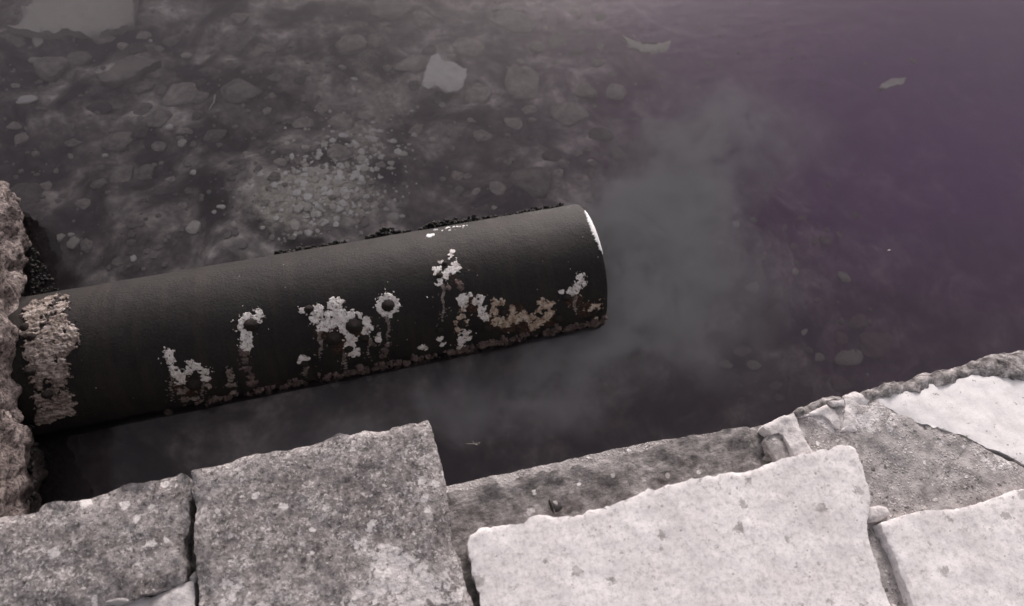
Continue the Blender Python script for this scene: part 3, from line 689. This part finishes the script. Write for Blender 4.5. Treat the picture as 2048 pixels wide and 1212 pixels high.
def crust(name, discs, mat, hmax=0.012, cell=0.0017, warp=0.006, thr=0.12, label=None, seed=0.0, rr=PR, sgrow=1.0, namp=0.55, param=False):
    D = []
    for (px, py, r) in discs:
        if param: D.append((px, py, r / 625.0)); continue
        s, th = hit(px, py); D.append((s, th * PR, r / 625.0 * sgrow))
    for (s_, t_, r_) in list(D)[:40] * (1 if hmax < .01 and len(discs) > 3 else 0):
        for _ in range(2): D.append((s_ + random.gauss(0, .016), t_ + random.gauss(0, .018), random.uniform(.0014, .0038)))
    D = np.array(D); pad = D[:, 2].max() + .01
    s0, s1_, t0, t1 = (D[:, 0] - D[:, 2]).min() - .008, (D[:, 0] + D[:, 2]).max() + .008, (D[:, 1] - D[:, 2]).min() - .008, (D[:, 1] + D[:, 2]).max() + .008
    ns, nt = int((s1_ - s0) / cell) + 2, int((t1 - t0) / cell) + 2
    H = np.full((ns, nt), -1.0); 
    for i in range(ns):
        for j in range(nt):
            s, t = s0 + i * cell, t0 + j * cell
            n1 = fr((s, t, seed), 60, 3); n2 = fr((s, t, seed + 9), 60, 3)
            ws, wt = s + warp * n1, t + warp * n2
            q = 1 - ((D[:, 0] - ws) ** 2 + (D[:, 1] - wt) ** 2) / D[:, 2] ** 2
            H[i, j] = q.max() + namp * fr((s, t, seed + 3), 95, 3) * 0.6
    V, Fc, ix, pa = [], [], {}, []
    def vid(i, j):
        if (i, j) not in ix:
            s, t = s0 + i * cell, t0 + j * cell
            h = H[i, j]
            z = -0.002 if h <= thr else hmax * (0.35 + 0.4 * min(1.0, (h - thr) * 2.5) + 0.55 * fr((s, t, seed + 21), 55, 2) + 0.35 * fr((s, t, seed + 31), 170, 3))
            ix[(i, j)] = len(V); V.append(cyl(s, t / PR, rr + z)); pa.append(max(0.0, min(1.0, (h - thr) * 1.6)))
        return ix[(i, j)]
    for i in range(ns - 1):
        for j in range(nt - 1):
            if max(H[i, j], H[i + 1, j], H[i, j + 1], H[i + 1, j + 1]) > thr:
                Fc.append((vid(i, j), vid(i, j + 1), vid(i + 1, j + 1), vid(i + 1, j)))
    if not Fc: return None
    me = mesh(name, V, Fc)
    me.attributes.new('patch', 'FLOAT', 'POINT').data.foreach_set('value', pa)
    n0 = me.polygons[0].normal; mid = V[Fc[0][0]]
    rad = mid - pdir * mid.dot(pdir)
    if n0.dot(rad) < 0: me.flip_normals()
    o = link(name, me, mat, pipe)
    if label: o['label'] = label
    return o

ring = lambda x, y, r, w, a0=0, a1=360, n=12: [(x + r * math.cos(math.radians(a0 + (a1 - a0) * k / n)), y + r * math.sin(math.radians(a0 + (a1 - a0) * k / n)), w) for k in range(n + 1)]
CR = [
 ('white_crust', [(337, 708, 9), (340, 720, 7), (346, 735, 7), (352, 748, 8), (365, 752, 9), (375, 742, 8), (383, 728, 8), (395, 735, 8), (408, 743, 9), (412, 757, 7), (362, 762, 8)], 'crust', 'Y shaped crust around a limpet near the rock wall'),
 ('white_crust', [(416, 772, 6), (364, 783, 8), (370, 798, 8), (390, 795, 7), (372, 778, 6)], 'shade_stain', None),
 ('white_crust', [(459, 742, 6), (462, 755, 7), (463, 769, 8), (466, 784, 7)], 'shade_stain', None),
 ('white_crust', ring(500, 648, 17, 7, 100, 330, 10) + [(516, 630, 9), (492, 675, 10), (492, 690, 11)], 'crust', 'crust hugging a single large limpet with a streak below'),
 ('algae_streak', [(489, 706, 7), (491, 722, 6), (496, 738, 6), (501, 752, 7), (503, 766, 9)], 'algae', None),
 ('white_crust', [(605, 620, 7), (637, 625, 12), (630, 638, 9), (645, 650, 11), (655, 632, 9), (672, 611, 14), (675, 628, 15), (684, 642, 14), (664, 646, 12), (690, 656, 10), (703, 628, 8), (720, 631, 6), (733, 640, 8), (738, 655, 8), (730, 664, 6), (702, 677, 10), (700, 690, 10), (708, 705, 11), (655, 652, 9)], 'crust', 'biggest white crust, spread around four limpets'),
 ('white_crust', ring(776, 611, 17, 6, 0, 360, 16), 'crust', 'ring of crust around one limpet'),
 ('white_crust', [(757, 674, 7), (757, 679, 6)], 'crust', None),
 ('white_crust', [(743, 682, 4), (748, 690, 4), (768, 702, 6), (765, 712, 5), (774, 690, 4)], 'algae', None),
 ('white_crust', [(605, 717, 7), (598, 726, 5), (613, 716, 6)], 'crust', None),
 ('white_crust', [(882, 523, 5)], 'crust', None), ('white_crust', [(904, 502, 4.5), (901, 509, 5), (898, 517, 4)], 'crust', None),
 ('white_crust', [(873, 540, 8), (872, 548, 6), (878, 563, 7), (890, 552, 7), (895, 543, 8), (910, 532, 8), (904, 540, 8), (915, 536, 6)], 'crust', 'smeared crust high on the pipe'),
 ('white_crust', [(919, 566, 7), (921, 575, 5), (898, 574, 5)], 'algae', None),
 ('white_crust', [(926, 597, 9), (926, 605, 9)], 'crust', 'oval white spot'),
 ('white_crust', [(928, 619, 5), (926, 630, 4), (913, 645, 5), (919, 637, 5), (932, 642, 5), (916, 657, 6)], 'tan', None),
 ('white_crust', [(931, 669, 11), (924, 681, 9), (921, 692, 8), (936, 676, 8)], 'crust', None),
 ('white_crust', [(846, 695, 8)], 'crust', None), ('white_crust', [(880, 678, 6), (884, 689, 5)], 'crust', None),
 ('tan_crust', [(940, 590, 5), (956, 603, 10), (963, 620, 10), (969, 635, 8), (962, 597, 6)], 'crust', 'pale left arm of the tan crust'),
 ('tan_crust', [(990, 606, 8), (1004, 604, 7), (987, 624, 9), (994, 640, 11), (1011, 646, 12), (1024, 619, 8), (1028, 637, 12), (1044, 631, 11), (1059, 636, 11), (1066, 653, 12), (1078, 644, 12), (1084, 604, 8), (1092, 610, 10), (1101, 607, 7), (1078, 619, 7), (1099, 626, 10), (1090, 636, 10)], 'tan', 'broad tan crust near the mouth, just above the water'),
 ('white_crust', [(1160, 555, 9), (1163, 566, 9), (1153, 575, 10), (1143, 582, 9), (1123, 583, 6)], 'crust', 'blotch of crust below the rim paint'),
 ('white_crust', ring(1190, 620, 9, 4, 180, 330, 7), 'tan', None), ('white_crust', [(1192, 637, 6)], 'tan', None),
]
for k, (nm, ds, mt, lb) in enumerate(CR):
    crust(nm, ds, M[mt], hmax=.0026 if mt == 'crust' else .004, label=lb, seed=k * 1.7, sgrow=1.3, warp=.0075, namp=1.25 if len(ds) > 3 else .7)
def drip(x, y0, y1, w, k):
    n = max(3, int((y1 - y0) / 5)); return [(x + 2.2 * math.sin(k + q * .9), y0 + (y1 - y0) * q / n, w * (1 - .5 * q / n)) for q in range(n + 1)]
for k, (x, y0, y1, w) in enumerate([(343, 745, 800, 4), (405, 765, 800, 4), (640, 660, 720, 4.5), (690, 705, 752, 5), (776, 632, 690, 4), (737, 668, 715, 4), (886, 570, 640, 4), (1150, 588, 628, 5), (925, 612, 632, 3.5), (612, 735, 765, 5)]):
    crust('drip_stain', drip(x, y0, y1, w, k), M['drip'], hmax=.0009, warp=.004, seed=200 + k, sgrow=1.2)['kind'] = 'stuff'
for k, L in enumerate([[(950, 606, 16), (985, 640, 20), (1020, 648, 20), (1060, 655, 20), (1100, 640, 18), (1030, 625, 16)], [(655, 660, 20), (690, 690, 20), (720, 660, 16)], [(895, 548, 14), (908, 568, 12)], [(375, 775, 22), (400, 765, 16)], [(1150, 600, 16), (1175, 620, 18)]]):
    crust('rust_stain', L, M['rust'], hmax=.0005, cell=.002, warp=.010, seed=300 + k, sgrow=1.3, namp=1.4)['kind'] = 'stuff'
# mortar collar where the pipe leaves the wall
colp = [(54, 606), (82, 592), (122, 588), (134, 606), (126, 634), (146, 660), (158, 678), (146, 694), (138, 726), (122, 760), (124, 778), (152, 806), (146, 836), (80, 838), (62, 742), (45, 660)]
ds = []
while len(ds) < 130:
    p = np.array([[random.uniform(40, 160), random.uniform(585, 840)]])
    if inside(p, colp)[0]: ds.append((p[0, 0], p[0, 1], random.uniform(7, 12)))
crust('mortar_collar', ds, M['collar'], hmax=.007, cell=.0024, warp=.013, sgrow=1.25, label='ochre mortar and oyster crust at the rock wall', seed=77.0, namp=0.9)
# white paint left on the rim and along the crown
pt = []
for k in range(26):
    t = k / 25.0
    px, py = 1153 + 30 * t + 4 * math.sin(t * PI), 424 + 88 * t
    s, th = hit(px, py)
    pt.append((th, 0.003 + 0.014 * math.sin(PI * min(1, t * 1.15 + .06)) ** 1.0))
V, Fc = [], []
th0, th1 = pt[0][0], pt[-1][0]
n1 = 110
for i in range(n1 + 1):
    t = i / n1; th = th0 + (th1 - th0) * t
    w = (0.003 + 0.0135 * math.sin(PI * min(1.0, t * 0.93 + 0.05))) * (1 + 0.55 * fr((t * 60, 1, 2), 1, 3)) + 0.004 * fr((t * 14, 4, 2), 1, 2)
    w = max(0.0015, w)
    for q, dr in ((PL - w, -.0004), (PL - w * .96, .0012), (PL - w * .5, .0014), (PL - .003, .0012), (PL + .0012, -.004), (PL + .0014, -.014)):
        V.append(cyl(q, th, PR + dr))
for i in range(n1):
    for j in range(5): a = i * 6 + j; Fc.append((a, a + 1, a + 7, a + 6))
me = mesh('rim_paint', V, Fc); lab(link('rim_paint', me, M['paint'], pipe), 'crescent of white paint left on the rim')
for ds in ([(858, 468, 7), (864, 466, 6)], [(868, 457, 3), (874, 456, 3)], [(893, 453, 3), (899, 452, 3.5), (907, 451, 3.5), (914, 450, 3)], [(920, 449.5, 3), (928, 448.5, 3.4), (935, 447.5, 2.5)]):
    crust('paint_chip', [(a, b + 3.5, r) for a, b, r in ds], M['paint'], hmax=.0025, cell=.0018, warp=.004, seed=ds[0][0])
bpy.data.objects['white_crust.014']['kind'] = 'stuff'
# limpets
lm = []
for k in range(3):
    b = bmesh.new(); bmesh.ops.create_uvsphere(b, u_segments=20, v_segments=12, radius=1.0)
    for v in b.verts:
        z = max(v.co.z, -0.15); a = math.atan2(v.co.y, v.co.x); r = math.hypot(v.co.x, v.co.y)
        f_ = 1 + 0.09 * math.sin(a * 11 + k) * r + 0.08 * fr(v.co + Vector((k * 3, 0, 0)), 2, 2)
        v.co = Vector((v.co.x * f_, v.co.y * f_ * (0.92 - .06 * k), (max(z, -.15) * .35 + .42 * (1 - min(1, r)) ** 1.0)))
    me = bpy.data.meshes.new('limpet'); b.to_mesh(me); b.free(); me.polygons.foreach_set('use_smooth', [True] * len(me.polygons)); me.materials.append(M['limpet']); lm.append(me)
for k, (px, py, r) in enumerate([(388, 768, 14), (502, 650, 13), (618, 618, 9), (708, 652, 15), (668, 677, 15), (697, 698, 9), (776, 611, 12), (609, 728, 8), (879, 551, 7), (889, 527, 5), (923, 648, 9), (1007, 625, 8), (1116, 636, 11), (1134, 595, 9), (1190, 621, 7), (68, 678, 8), (99, 784, 9), (66, 742, 9), (55, 660, 8), (975, 655, 10), (880, 660, 7), (730, 676, 8), (385, 770, 6)][:-1]):
    s, th = hit(px, py); o = bpy.data.objects.new('limpet', lm[k % 3]); C.objects.link(o); o.parent = pipe
    rad = (pup * math.cos(th) + pnr * math.sin(th)).normalized()
    lift = .018 if px < 110 else .001
    o.location = cyl(s, th, PR + lift); q = rad.to_track_quat('Z', 'Y'); o.rotation_mode = 'QUATERNION'; o.rotation_quaternion = q
    sc = r / 625.0 * 1.08; o.scale = (sc, sc, sc * 1.05)

def tufts(name, spots, mat, parent, n=1):
    """many small ragged lumps in one mesh"""
    V, Fc = [], []
    ico = bmesh.new(); bmesh.ops.create_icosphere(ico, subdivisions=2, radius=1.0)
    base = [v.co.copy() for v in ico.verts]; fs = [[v.index for v in f.verts] for f in ico.faces]; ico.free()
    for k, (c, r) in enumerate(spots):
        o = len(V); e = Vector((random.uniform(.6, 1.5), random.uniform(.6, 1.4), random.uniform(.6, 1.4)))
        for v in base:
            q = Vector((v.x * e.x, v.y * e.y, v.z * e.z)) * (1 + .55 * fr(v * 1.0 + Vector((k * 1.3, 0, k)), 2.2, 2))
            V.append(c + q * r)
        Fc += [[i + o for i in f] for f in fs]
    return link(name, mesh(name, V, Fc), mat, parent)
# black weed on the far side of the crown, peeping over the silhouette
sp = []
def crown(px): return hit(px, 580 - .17 * (px - 130) + 4)
for (a, b, dens, h) in [(543, 600, 26, .006), (590, 690, 60, .009), (733, 760, 22, .008), (758, 825, 45, .010), (845, 900, 45, .012), (895, 960, 40, .009), (955, 1060, 50, .007), (1050, 1140, 40, .005)]:
    for _ in range(int(dens * 3.2)):
        px = random.uniform(a, b); s, th = crown(px)
        tt = random.uniform(-1.3, -1.05)
        cl = max(0.35, .7 + 1.6 * fr((s * 9, 2, 3), 1, 3))
        sp.append((cyl(s, tt, PR + random.uniform(0, h * 2.3) * min(1.3, cl)), random.uniform(.002, .0065)))
tag(tufts('black_weed', sp, M['weed'], pipe), kind='stuff')
# brown algae fringe along the waterline
fd = []
for _ in range(420):
    px = random.uniform(330, 1212); f_ = (px - 330) / 884
    if random.random() > 0.22 + 0.78 * f_: continue
    if fr((px * .02, 3, 1), 1, 2) < -.28: continue
    s, th = hit(px, 820 - .198 * (px - 300)); s = min(s, PL - .008)
    fd.append((s, (PI / 2 + random.gauss(.0, .05) - (.05 if px > 960 else .01)) * PR, random.uniform(3, 8)))
FRG = crust('algae_fringe', fd, M['algae'], hmax=.013, cell=.0024, warp=.011, namp=1.2, seed=91.0, param=True)
sp = []
for _ in range(170):
    px = 330 + 884 * random.random() ** .6
    s, th = hit(px, 820 - .198 * (px - 300)); s = min(s, PL + .004)
    sp.append((cyl(s, PI / 2 + random.gauss(.02, .05), PR + random.uniform(-.003, .005)), random.uniform(.002, .006)))
tag(tufts('algae_tufts', sp, M['algae'], pipe), kind='stuff'); tag(FRG, kind='stuff')

# weed and mussels in the corner of wall and pipe
sp = []
for _ in range(110):
    t = random.random() ** .5; px = random.uniform(60, 66 + 52 * t); py = 490 + 98 * t - (px - 60) * .1
    p = at(px, py, random.uniform(.0, .015)); sp.append((p - Vector(wl_.location), random.uniform(.002, .005)))
for _ in range(150):
    px = random.uniform(44, 82); py = random.uniform(850, 1000); p = at(px, py, random.uniform(0.0, .1)); p.x -= .016
    sp.append((p - Vector(wl_.location), random.uniform(.003, .009)))
tag(tufts('black_weed', sp, M['weed'], wl_), kind='stuff')

# ------------------------------------------------------------------ stones on the bed
def bed_stone(px, py, wpx, hpx, mat, label, mesh_k=0, rz=0.0, thick=0.5, name='stone', cat='stone', group=None, sink=0.35, lift=0.0):
    c = bed_at(px, py); d = (Vector((0, 0, CAM_H)) - c).length / F
    if px > 1360 and mat in ('s_mid', 's_dark'): mat = 's_tinted'
    a, b = wpx * d * .5, hpx * d * .5 / .86
    h = max(min(a, b) * thick, .004)
    o = rock(name, RM[mesh_k % len(RM)], M[mat], c + Vector((0, 0, h * (1 - 2 * sink) + lift)), (a, b, h), rz)
    tag(o, label, cat, group); return o

def flat_stone(name, px, thick, mat, label, cat, lift=0.02, seed=0.0, sp=.012, edge=.02):
    cx_ = sum(a for a, b in px) / len(px); cy_ = sum(b for a, b in px) / len(px)
    z = bed_at(cx_, cy_).z + thick * .7 + lift
    o = slab(name, px, z, thick, M[mat], sp=sp, jag=.01, rough=.012, edge_w=edge * 2, edge_d=edge, seed=seed)
    tag(o, label, cat); return o
flat_stone('boulder', [(10, 52), (45, 25), (70, -20), (80, -90), (290, -90), (270, -20), (258, 30), (235, 52), (180, 62), (120, 56), (60, 58)], .10, 's_pale', 'big flat pale boulder under water in the far left corner', 'boulder', -.01, 51., .02, .04)
flat_stone('stone', [(190, 140), (235, 122), (290, 112), (318, 116), (290, 130), (262, 150), (225, 160), (200, 156)], .05, 's_mid', 'long wedge shaped stone just in front of the big flat boulder', 'stone', .02, 52.)
flat_stone('stone_plate', [(862, 110), (876, 106), (884, 120), (905, 122), (934, 130), (932, 150), (926, 172), (900, 180), (884, 176), (872, 172), (856, 178), (843, 172), (852, 145)], .03, 's_white', 'pale square broken plate with a notched edge on the bed beyond the pipe', 'stone plate', .05, 53., .01, .01)
flat_stone('curved_shard', [(1244, 70), (1262, 76), (1285, 84), (1312, 86), (1342, 80), (1338, 94), (1310, 102), (1282, 99), (1256, 88)],   .02, 's_pale', 'pale crescent shaped shard in the deeper water at the top', 'shard', .1, 54., .01, .01)
flat_stone('shard', [(1756, 176), (1772, 162), (1790, 155), (1812, 158), (1806, 168), (1780, 174)], .015, 's_pale', 'small pale shard alone in the deep water over the plum tinted bed at the right', 'shard', .2, 55., .01, .006)
BS = [
 (1045, 170, 74, 76, 's_mid', 'round grey stone just right of the pale square plate', 1, .3), (955, 195, 60, 50, 's_mid', 'dim stone between the pale square plate and the round grey stone', 2, .2),
 (57, 201, 32, 18, 's_white', 'bright white oval pebble near the left edge', 3, .0), (76, 86, 18, 24, 's_pale', 'upright pale pebble below the big flat boulder', 4, .2),
 (67, 121, 22, 12, 's_pale', 'small flat pale pebble left of the wedge shaped stone', 5, .2), (388, 345, 14, 12, 's_white', 'small bright triangular chip alone on the dark bed', 6, .5),
 (372, 112, 20, 14, 's_pale', 'pale pebble right of the wedge shaped stone', 7, .3), (412, 118, 26, 10, 's_pale', 'thin pale sliver beside a pebble, right of the wedge stone', 8, .6),
 (288, 220, 32, 24, 's_mid', 'smooth rounded stone in the middle of the left bed', 0, .2), (320, 240, 46, 34, 's_mid', 'larger rounded stone touching a smooth small one on the left bed', 1, .1),
 (365, 287, 18, 16, 's_pale', 'pale knobbly pebble on the left bed above the bright chip', 2, .4), (160, 122, 42, 34, 's_mid', 'grey stone left of the wedge shaped stone', 3, .2), (105, 140, 54, 44, 's_mid', 'broad dim stone under the white pebbles at the left', 4, .5),
 (343, 85, 44, 24, 's_mid', 'slanting grey stone beyond the wedge stone', 5, .6), (280, 172, 54, 26, 's_mid', 'oval grey stone below the wedge shaped stone', 6, .0),
 (388, 456, 28, 26, 's_pale', 'pale round stone just beyond the middle of the pipe, on dark bed', 0, .3), (446, 414, 26, 10, 's_white', 'thin white curved shell beyond the pipe', 7, -.2), (428, 424, 9, 9, 's_white', 'tiny white pebble beside the curved shell', 8, .0),
 (148, 487, 22, 20, 's_pale', 'pale round pebble near the rock wall', 1, .0), (175, 492, 24, 26, 's_mid', 'dull stone touching a pale round pebble near the rock wall', 2, .4), (118, 477, 24, 14, 's_pale', 'slanted white pebble nearest the rock wall', 3, .5), (142, 470, 12, 7, 's_white', 'tiny white chip above the pebbles by the rock wall', 4, .1),
 (676, 420, 26, 14, 's_white', 'flat white pebble at the front of the pale gravel bank', 5, .0), (712, 348, 16, 20, 's_white', 'bright upright pebble at the back of the pale gravel bank', 6, .2), (720, 366, 16, 10, 's_white', 'bright pebble below the upright one in the gravel bank', 7, .1),
 (665, 392, 34, 12, 's_pale', 'long flat pale pebble amid the gravel bank', 8, .1), (620, 385, 24, 24, 's_pale', 'pale angular stone at the left of the gravel bank', 0, .4), (648, 372, 30, 22, 's_pale', 'large pale cobble in the middle of the gravel bank', 1, .2),
 (590, 452, 22, 26, 's_pale', 'tall pale stone between the gravel bank and the pipe', 2, .3), (615, 412, 16, 26, 's_pale', 'narrow upright pale stone in front of the gravel bank', 3, .1), (563, 384, 16, 16, 's_pale', 'pale pebble left end of the gravel bank', 4, .1),
 (634, 357, 10, 7, 's_white', 'tiny bright chip at the far side of the gravel bank', 5, .0), (616, 347, 9, 7, 's_white', 'tiny bright grain above the gravel bank', 6, .3), (738, 275, 18, 10, 's_white', 'white chip far behind the gravel bank', 7, -.3),
 (708, 158, 16, 7, 's_white', 'small white sliver left of the pale square plate', 8, -.5), (796, 211, 12, 9, 's_white', 'white chip below left of the pale square plate', 0, .2), (763, 314, 14, 10, 's_white', 'white pebble right behind the gravel bank', 1, .1), (640, 190, 12, 18, 's_pale', 'narrow pale pebble far behind the pipe', 2, .2),
 (995, 380, 36, 36, 's_mid', 'round grey stone just behind the mouth half of the pipe', 3, .2), (988, 416, 12, 8, 's_pale', 'pale pebble touching the far side of the pipe', 4, .0), (915, 353, 26, 24, 's_mid', 'dim cobble in the dark hollow behind the pipe', 5, .2), (786, 435, 26, 22, 's_pale', 'pale stone right end of the gravel bank by the pipe', 6, .4),
 (1181, 322, 14, 8, 's_white', 'bright chip behind the mouth of the pipe', 7, .2), (1182, 350, 14, 26, 's_mid', 'narrow grey stone below the bright chip behind the mouth', 8, -.3), (1160, 355, 14, 16, 's_mid', 'grey pebble left of the narrow stone behind the mouth', 0, .2), (1168, 379, 12, 10, 's_pale', 'pale pebble nearest the mouth of the pipe', 1, .1),
 (1108, 125, 16, 14, 's_mid', 'pale pebble in the deeper water right of the round stone', 2, -.5), (1225, 150, 16, 14, 's_mid', 'lone pebble right of the round grey stone', 3, .2), (1195, 127, 32, 18, 's_mid', 'dim oval stone below the crescent shard', 4, .1),
 (1652, 482, 24, 22, 's_mid', 'pale stone at the right fringe of the effluent cloud', 5, .2), (1625, 482, 30, 14, 's_mid', 'flat stone touching the pale one at the fringe of the cloud', 6, .2), (1472, 503, 18, 16, 's_mid', 'stone in the thin middle of the effluent cloud', 7, .3), (1405, 488, 20, 14, 's_mid', 'stone in the thick left of the effluent cloud', 8, .1), (1570, 560, 16, 16, 's_mid', 'pebble in front of the pair at the cloud fringe', 0, .3),
 (1475, 542, 28, 14, 's_mid', 'flat dim stone lowest in the effluent cloud', 1, .1), (1395, 735, 44, 34, 's_mid', 'dim cobble near the ledge in the dark water', 2, .3), (1500, 755, 40, 30, 's_mid', 'dim cobble close to the broken corner of the quay', 3, .1), (1750, 690, 70, 46, 's_mid', 'broad dim stone off the smooth white slab', 4, .2), (1440, 72, 12, 9, 's_mid', 'small pebble right of the crescent shard', 5, .2),
 (1418, 128, 16, 20, 's_mid', 'upright pebble on the plum tinted bed below the crescent shard', 6, .2), (1825, 122, 12, 14, 's_mid', 'small pebble above the lone shard at the right', 7, .2),
 (950, 15, 18, 12, 's_mid', 'pale pebble at the far middle of the bed', 2, .1), (845, 40, 34, 40, 's_mid', 'dim stone above the pale square plate', 3, .4), (480, 40, 34, 26, 's_mid', 'pale stone far behind the pipe at the top', 4, .4),
]
for k, (px, py, w, h, mt, lb, mk, rz) in enumerate(BS):
    bed_stone(px, py, w, h, mt, lb, mk, rz, .42, 'pebble' if max(w, h) < 24 else 'stone', 'pebble' if max(w, h) < 24 else 'stone')
# a bent twig
tw = [bed_at(430, 190, .05), bed_at(428, 204, .05), bed_at(418, 219, .04)]
V, Fc = [], []
for k in range(9):
    t = k / 8; p = tw[0].lerp(tw[1], t * 2) if t < .5 else tw[1].lerp(tw[2], t * 2 - 1)
    for j in range(6): a = j * PI / 3; V.append(p + Vector((math.cos(a), .2 * math.sin(a), math.sin(a))) * .004 * (1 - .4 * t))
for k in range(8):
    for j in range(6): Fc.append((k * 6 + j, k * 6 + (j + 1) % 6, k * 6 + 6 + (j + 1) % 6, k * 6 + 6 + j))
Fc += [tuple(range(6)), tuple(range(48, 54))]
tag(link('twig', mesh('twig', V, Fc), M['s_pale']), 'short bent pale twig on the left bed', 'twig')

taken = [(b[0], b[1]) for b in BS]
LM = [('the big flat boulder', 140, 20), ('the wedge shaped stone', 250, 135), ('the pale square plate', 890, 145), ('the round grey stone', 1045, 170), ('the crescent shard', 1290, 90), ('the white oval pebble', 57, 201),
      ('the bright triangular chip', 388, 345), ('the pale round stone', 388, 456), ('the curved white shell', 446, 414), ('the bent twig', 425, 205), ('the flat white pebble', 676, 420), ('the upright bright pebble', 712, 348),
      ('the round stone behind the pipe', 995, 380), ('the bright chip behind the mouth', 1181, 322), ('the rock wall', 60, 440), ('the pale stone by the cloud', 1652, 482), ('the broken quay corner', 1580, 810), ('the pipe mouth', 1190, 480),
      ('the smooth rounded stone pair', 300, 230), ('the white chip behind the gravel bank', 738, 275), ('the slanted white pebble', 118, 477), ('the lone pebble', 1225, 150), ('the dim cobble near the ledge', 1395, 735), ('the oval grey stone', 280, 172)]
used = {}
def where(px, py, far):
    L = sorted((math.hypot(px - a, py - b), n, a, b) for n, a, b in LM)
    dist, n, a, b = L[0]
    dx, dy = px - a, py - b
    if abs(dx) > 2.2 * abs(dy): d = 'right of' if dx > 0 else 'left of'
    elif abs(dy) > 2.2 * abs(dx): d = 'in front of' if dy > 0 else 'beyond'
    else: d = ('in front and ' if dy > 0 else 'beyond and ') + ('right of' if dx > 0 else 'left of')
    how = 'close ' if dist < 45 else ('just ' if dist < 110 else 'well ')
    return how + d.replace('beyond and left of', 'behind left of').replace('beyond and right of', 'behind right of').replace('in front and', 'in front') + ' ' + n
def describe(px, py, w, asp, mt, nm):
    size = 'tiny' if w < 12 else 'small' if w < 20 else 'middling' if w < 32 else 'large'
    colr = {'s_mid': 'greyish', 's_dark': 'dark', 's_pale': 'pale', 's_white': 'white'}[mt]
    shp = 'flat' if asp < .62 else 'oval' if asp < .78 else 'round'
    return f"{size} {shp} {colr} {nm} {where(px, py, 0)}"
zones = [
 (64, (20, 700), (70, 420), ['s_mid', 's_mid', 's_dark', 's_mid'], (18, 90), 'stones on the left bed'),
 (46, (540, 800), (270, 460), ['s_pale', 's_white', 's_pale'], (8, 22), 'pebbles of the gravel bank'),
 (48, (700, 1240), (10, 400), ['s_mid', 's_dark', 's_mid'], (18, 84), 'stones beyond the pipe mouth'),
 (30, (1360, 1720), (420, 800), ['s_mid', 's_mid', 's_pale'], (18, 60), 'stones in the cloudy water'),
]
for n, (x0, x1), (y0, y1), ms, (r0, r1_), gp in zones:
    k = 0; tries = 0
    while k < n and tries < 9000:
        tries += 1
        px, py = random.uniform(x0, x1), random.uniform(y0, y1)
        if px < 560 and py > 520 - .17 * (px - 130): continue
        if py > 540 - .17 * (px - 130) and px < 1240: continue
        if px > 1360 and py > 840 - .25 * (px - 1500): continue
        w = r0 + (r1_ - r0) * random.random() ** 2; asp = random.uniform(.5, .9); mt = random.choice(ms)
        if any(abs(px - a) < w * .6 + 8 and abs(py - b) < w * .5 + 8 for a, b in taken): continue
        nm = 'pebble' if w < 24 else 'stone'
        lb = describe(px, py, w, asp, mt, nm)
        if lb in used: continue
        used[lb] = 1; taken.append((px, py)); k += 1
        bed_stone(px, py, w, w * asp, mt, lb, random.randrange(9), random.uniform(-.8, .8), .36, nm, nm, gp, .55)
# loose gravel, uncountable
V, Fc, MI = [], [], []
ico = bmesh.new(); bmesh.ops.create_icosphere(ico, subdivisions=1, radius=1.0)
base = [v.co.copy() for v in ico.verts]; fs = [[v.index for v in f.verts] for f in ico.faces]; ico.free()
for k in range(1700):
    r_ = random.random()
    if r_ < .35: px, py = (lambda u: (random.gauss(640 + 130 * u, 60), random.gauss(395 - 150 * u, 38)))(random.random() ** 2.5)
    elif r_ < .7: px, py = random.uniform(-50, 800), random.uniform(20, 540)
    else: px, py = random.uniform(600, 1750), random.uniform(-60, 780)
    c = bed_at(px, py); s = .0035 + .013 * random.random() ** 2.2; o = len(V)
    e = Vector((random.uniform(.7, 1.4), random.uniform(.7, 1.4), random.uniform(.4, .8)))
    for v in base:
        j = random.uniform(.8, 1.2); V.append(c + Vector((v.x * e.x * j, v.y * e.y * j, v.z * e.z * j + .2)) * s)
    Fc += [[i + o for i in f] for f in fs]
    inb = r_ < .35
    mi = (3 if random.random() < .45 else 1) if inb else (3 if random.random() < .012 else 0)
    MI += [mi] * len(fs)
me = mesh('gravel', V, Fc, False)
for nm in ('s_mid', 's_pale', 's_dark', 's_white'): me.materials.append(M[nm])
me.polygons.foreach_set('material_index', MI)
tag(link('gravel', me), 'loose fine gravel strewn over the silty bed', 'gravel', kind='stuff')

# ------------------------------------------------------------------ scrap afloat, and a ripple glint modelled the same way
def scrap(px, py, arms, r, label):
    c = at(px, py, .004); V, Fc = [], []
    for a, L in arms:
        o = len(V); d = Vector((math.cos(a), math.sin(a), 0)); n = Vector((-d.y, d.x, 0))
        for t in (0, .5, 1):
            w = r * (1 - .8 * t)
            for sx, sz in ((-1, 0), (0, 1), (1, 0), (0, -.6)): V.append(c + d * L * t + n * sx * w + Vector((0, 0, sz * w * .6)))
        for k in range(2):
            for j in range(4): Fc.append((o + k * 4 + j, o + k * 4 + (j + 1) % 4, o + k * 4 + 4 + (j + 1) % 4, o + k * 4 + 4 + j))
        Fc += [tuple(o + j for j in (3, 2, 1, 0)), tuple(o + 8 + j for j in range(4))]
    tag(link('scrap_or_glint', mesh('scrap_or_glint', V, Fc), M['s_mid']), label, 'scrap')
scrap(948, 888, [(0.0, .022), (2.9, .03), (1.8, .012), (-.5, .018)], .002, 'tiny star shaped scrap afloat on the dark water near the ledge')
scrap(1778, 501, [(.1, .008), (3.0, .007), (1.6, .005)], .003, 'tiny white ripple glint modelled as a fleck right of the effluent cloud')  # glint on the ripples, built as a solid pale fleck
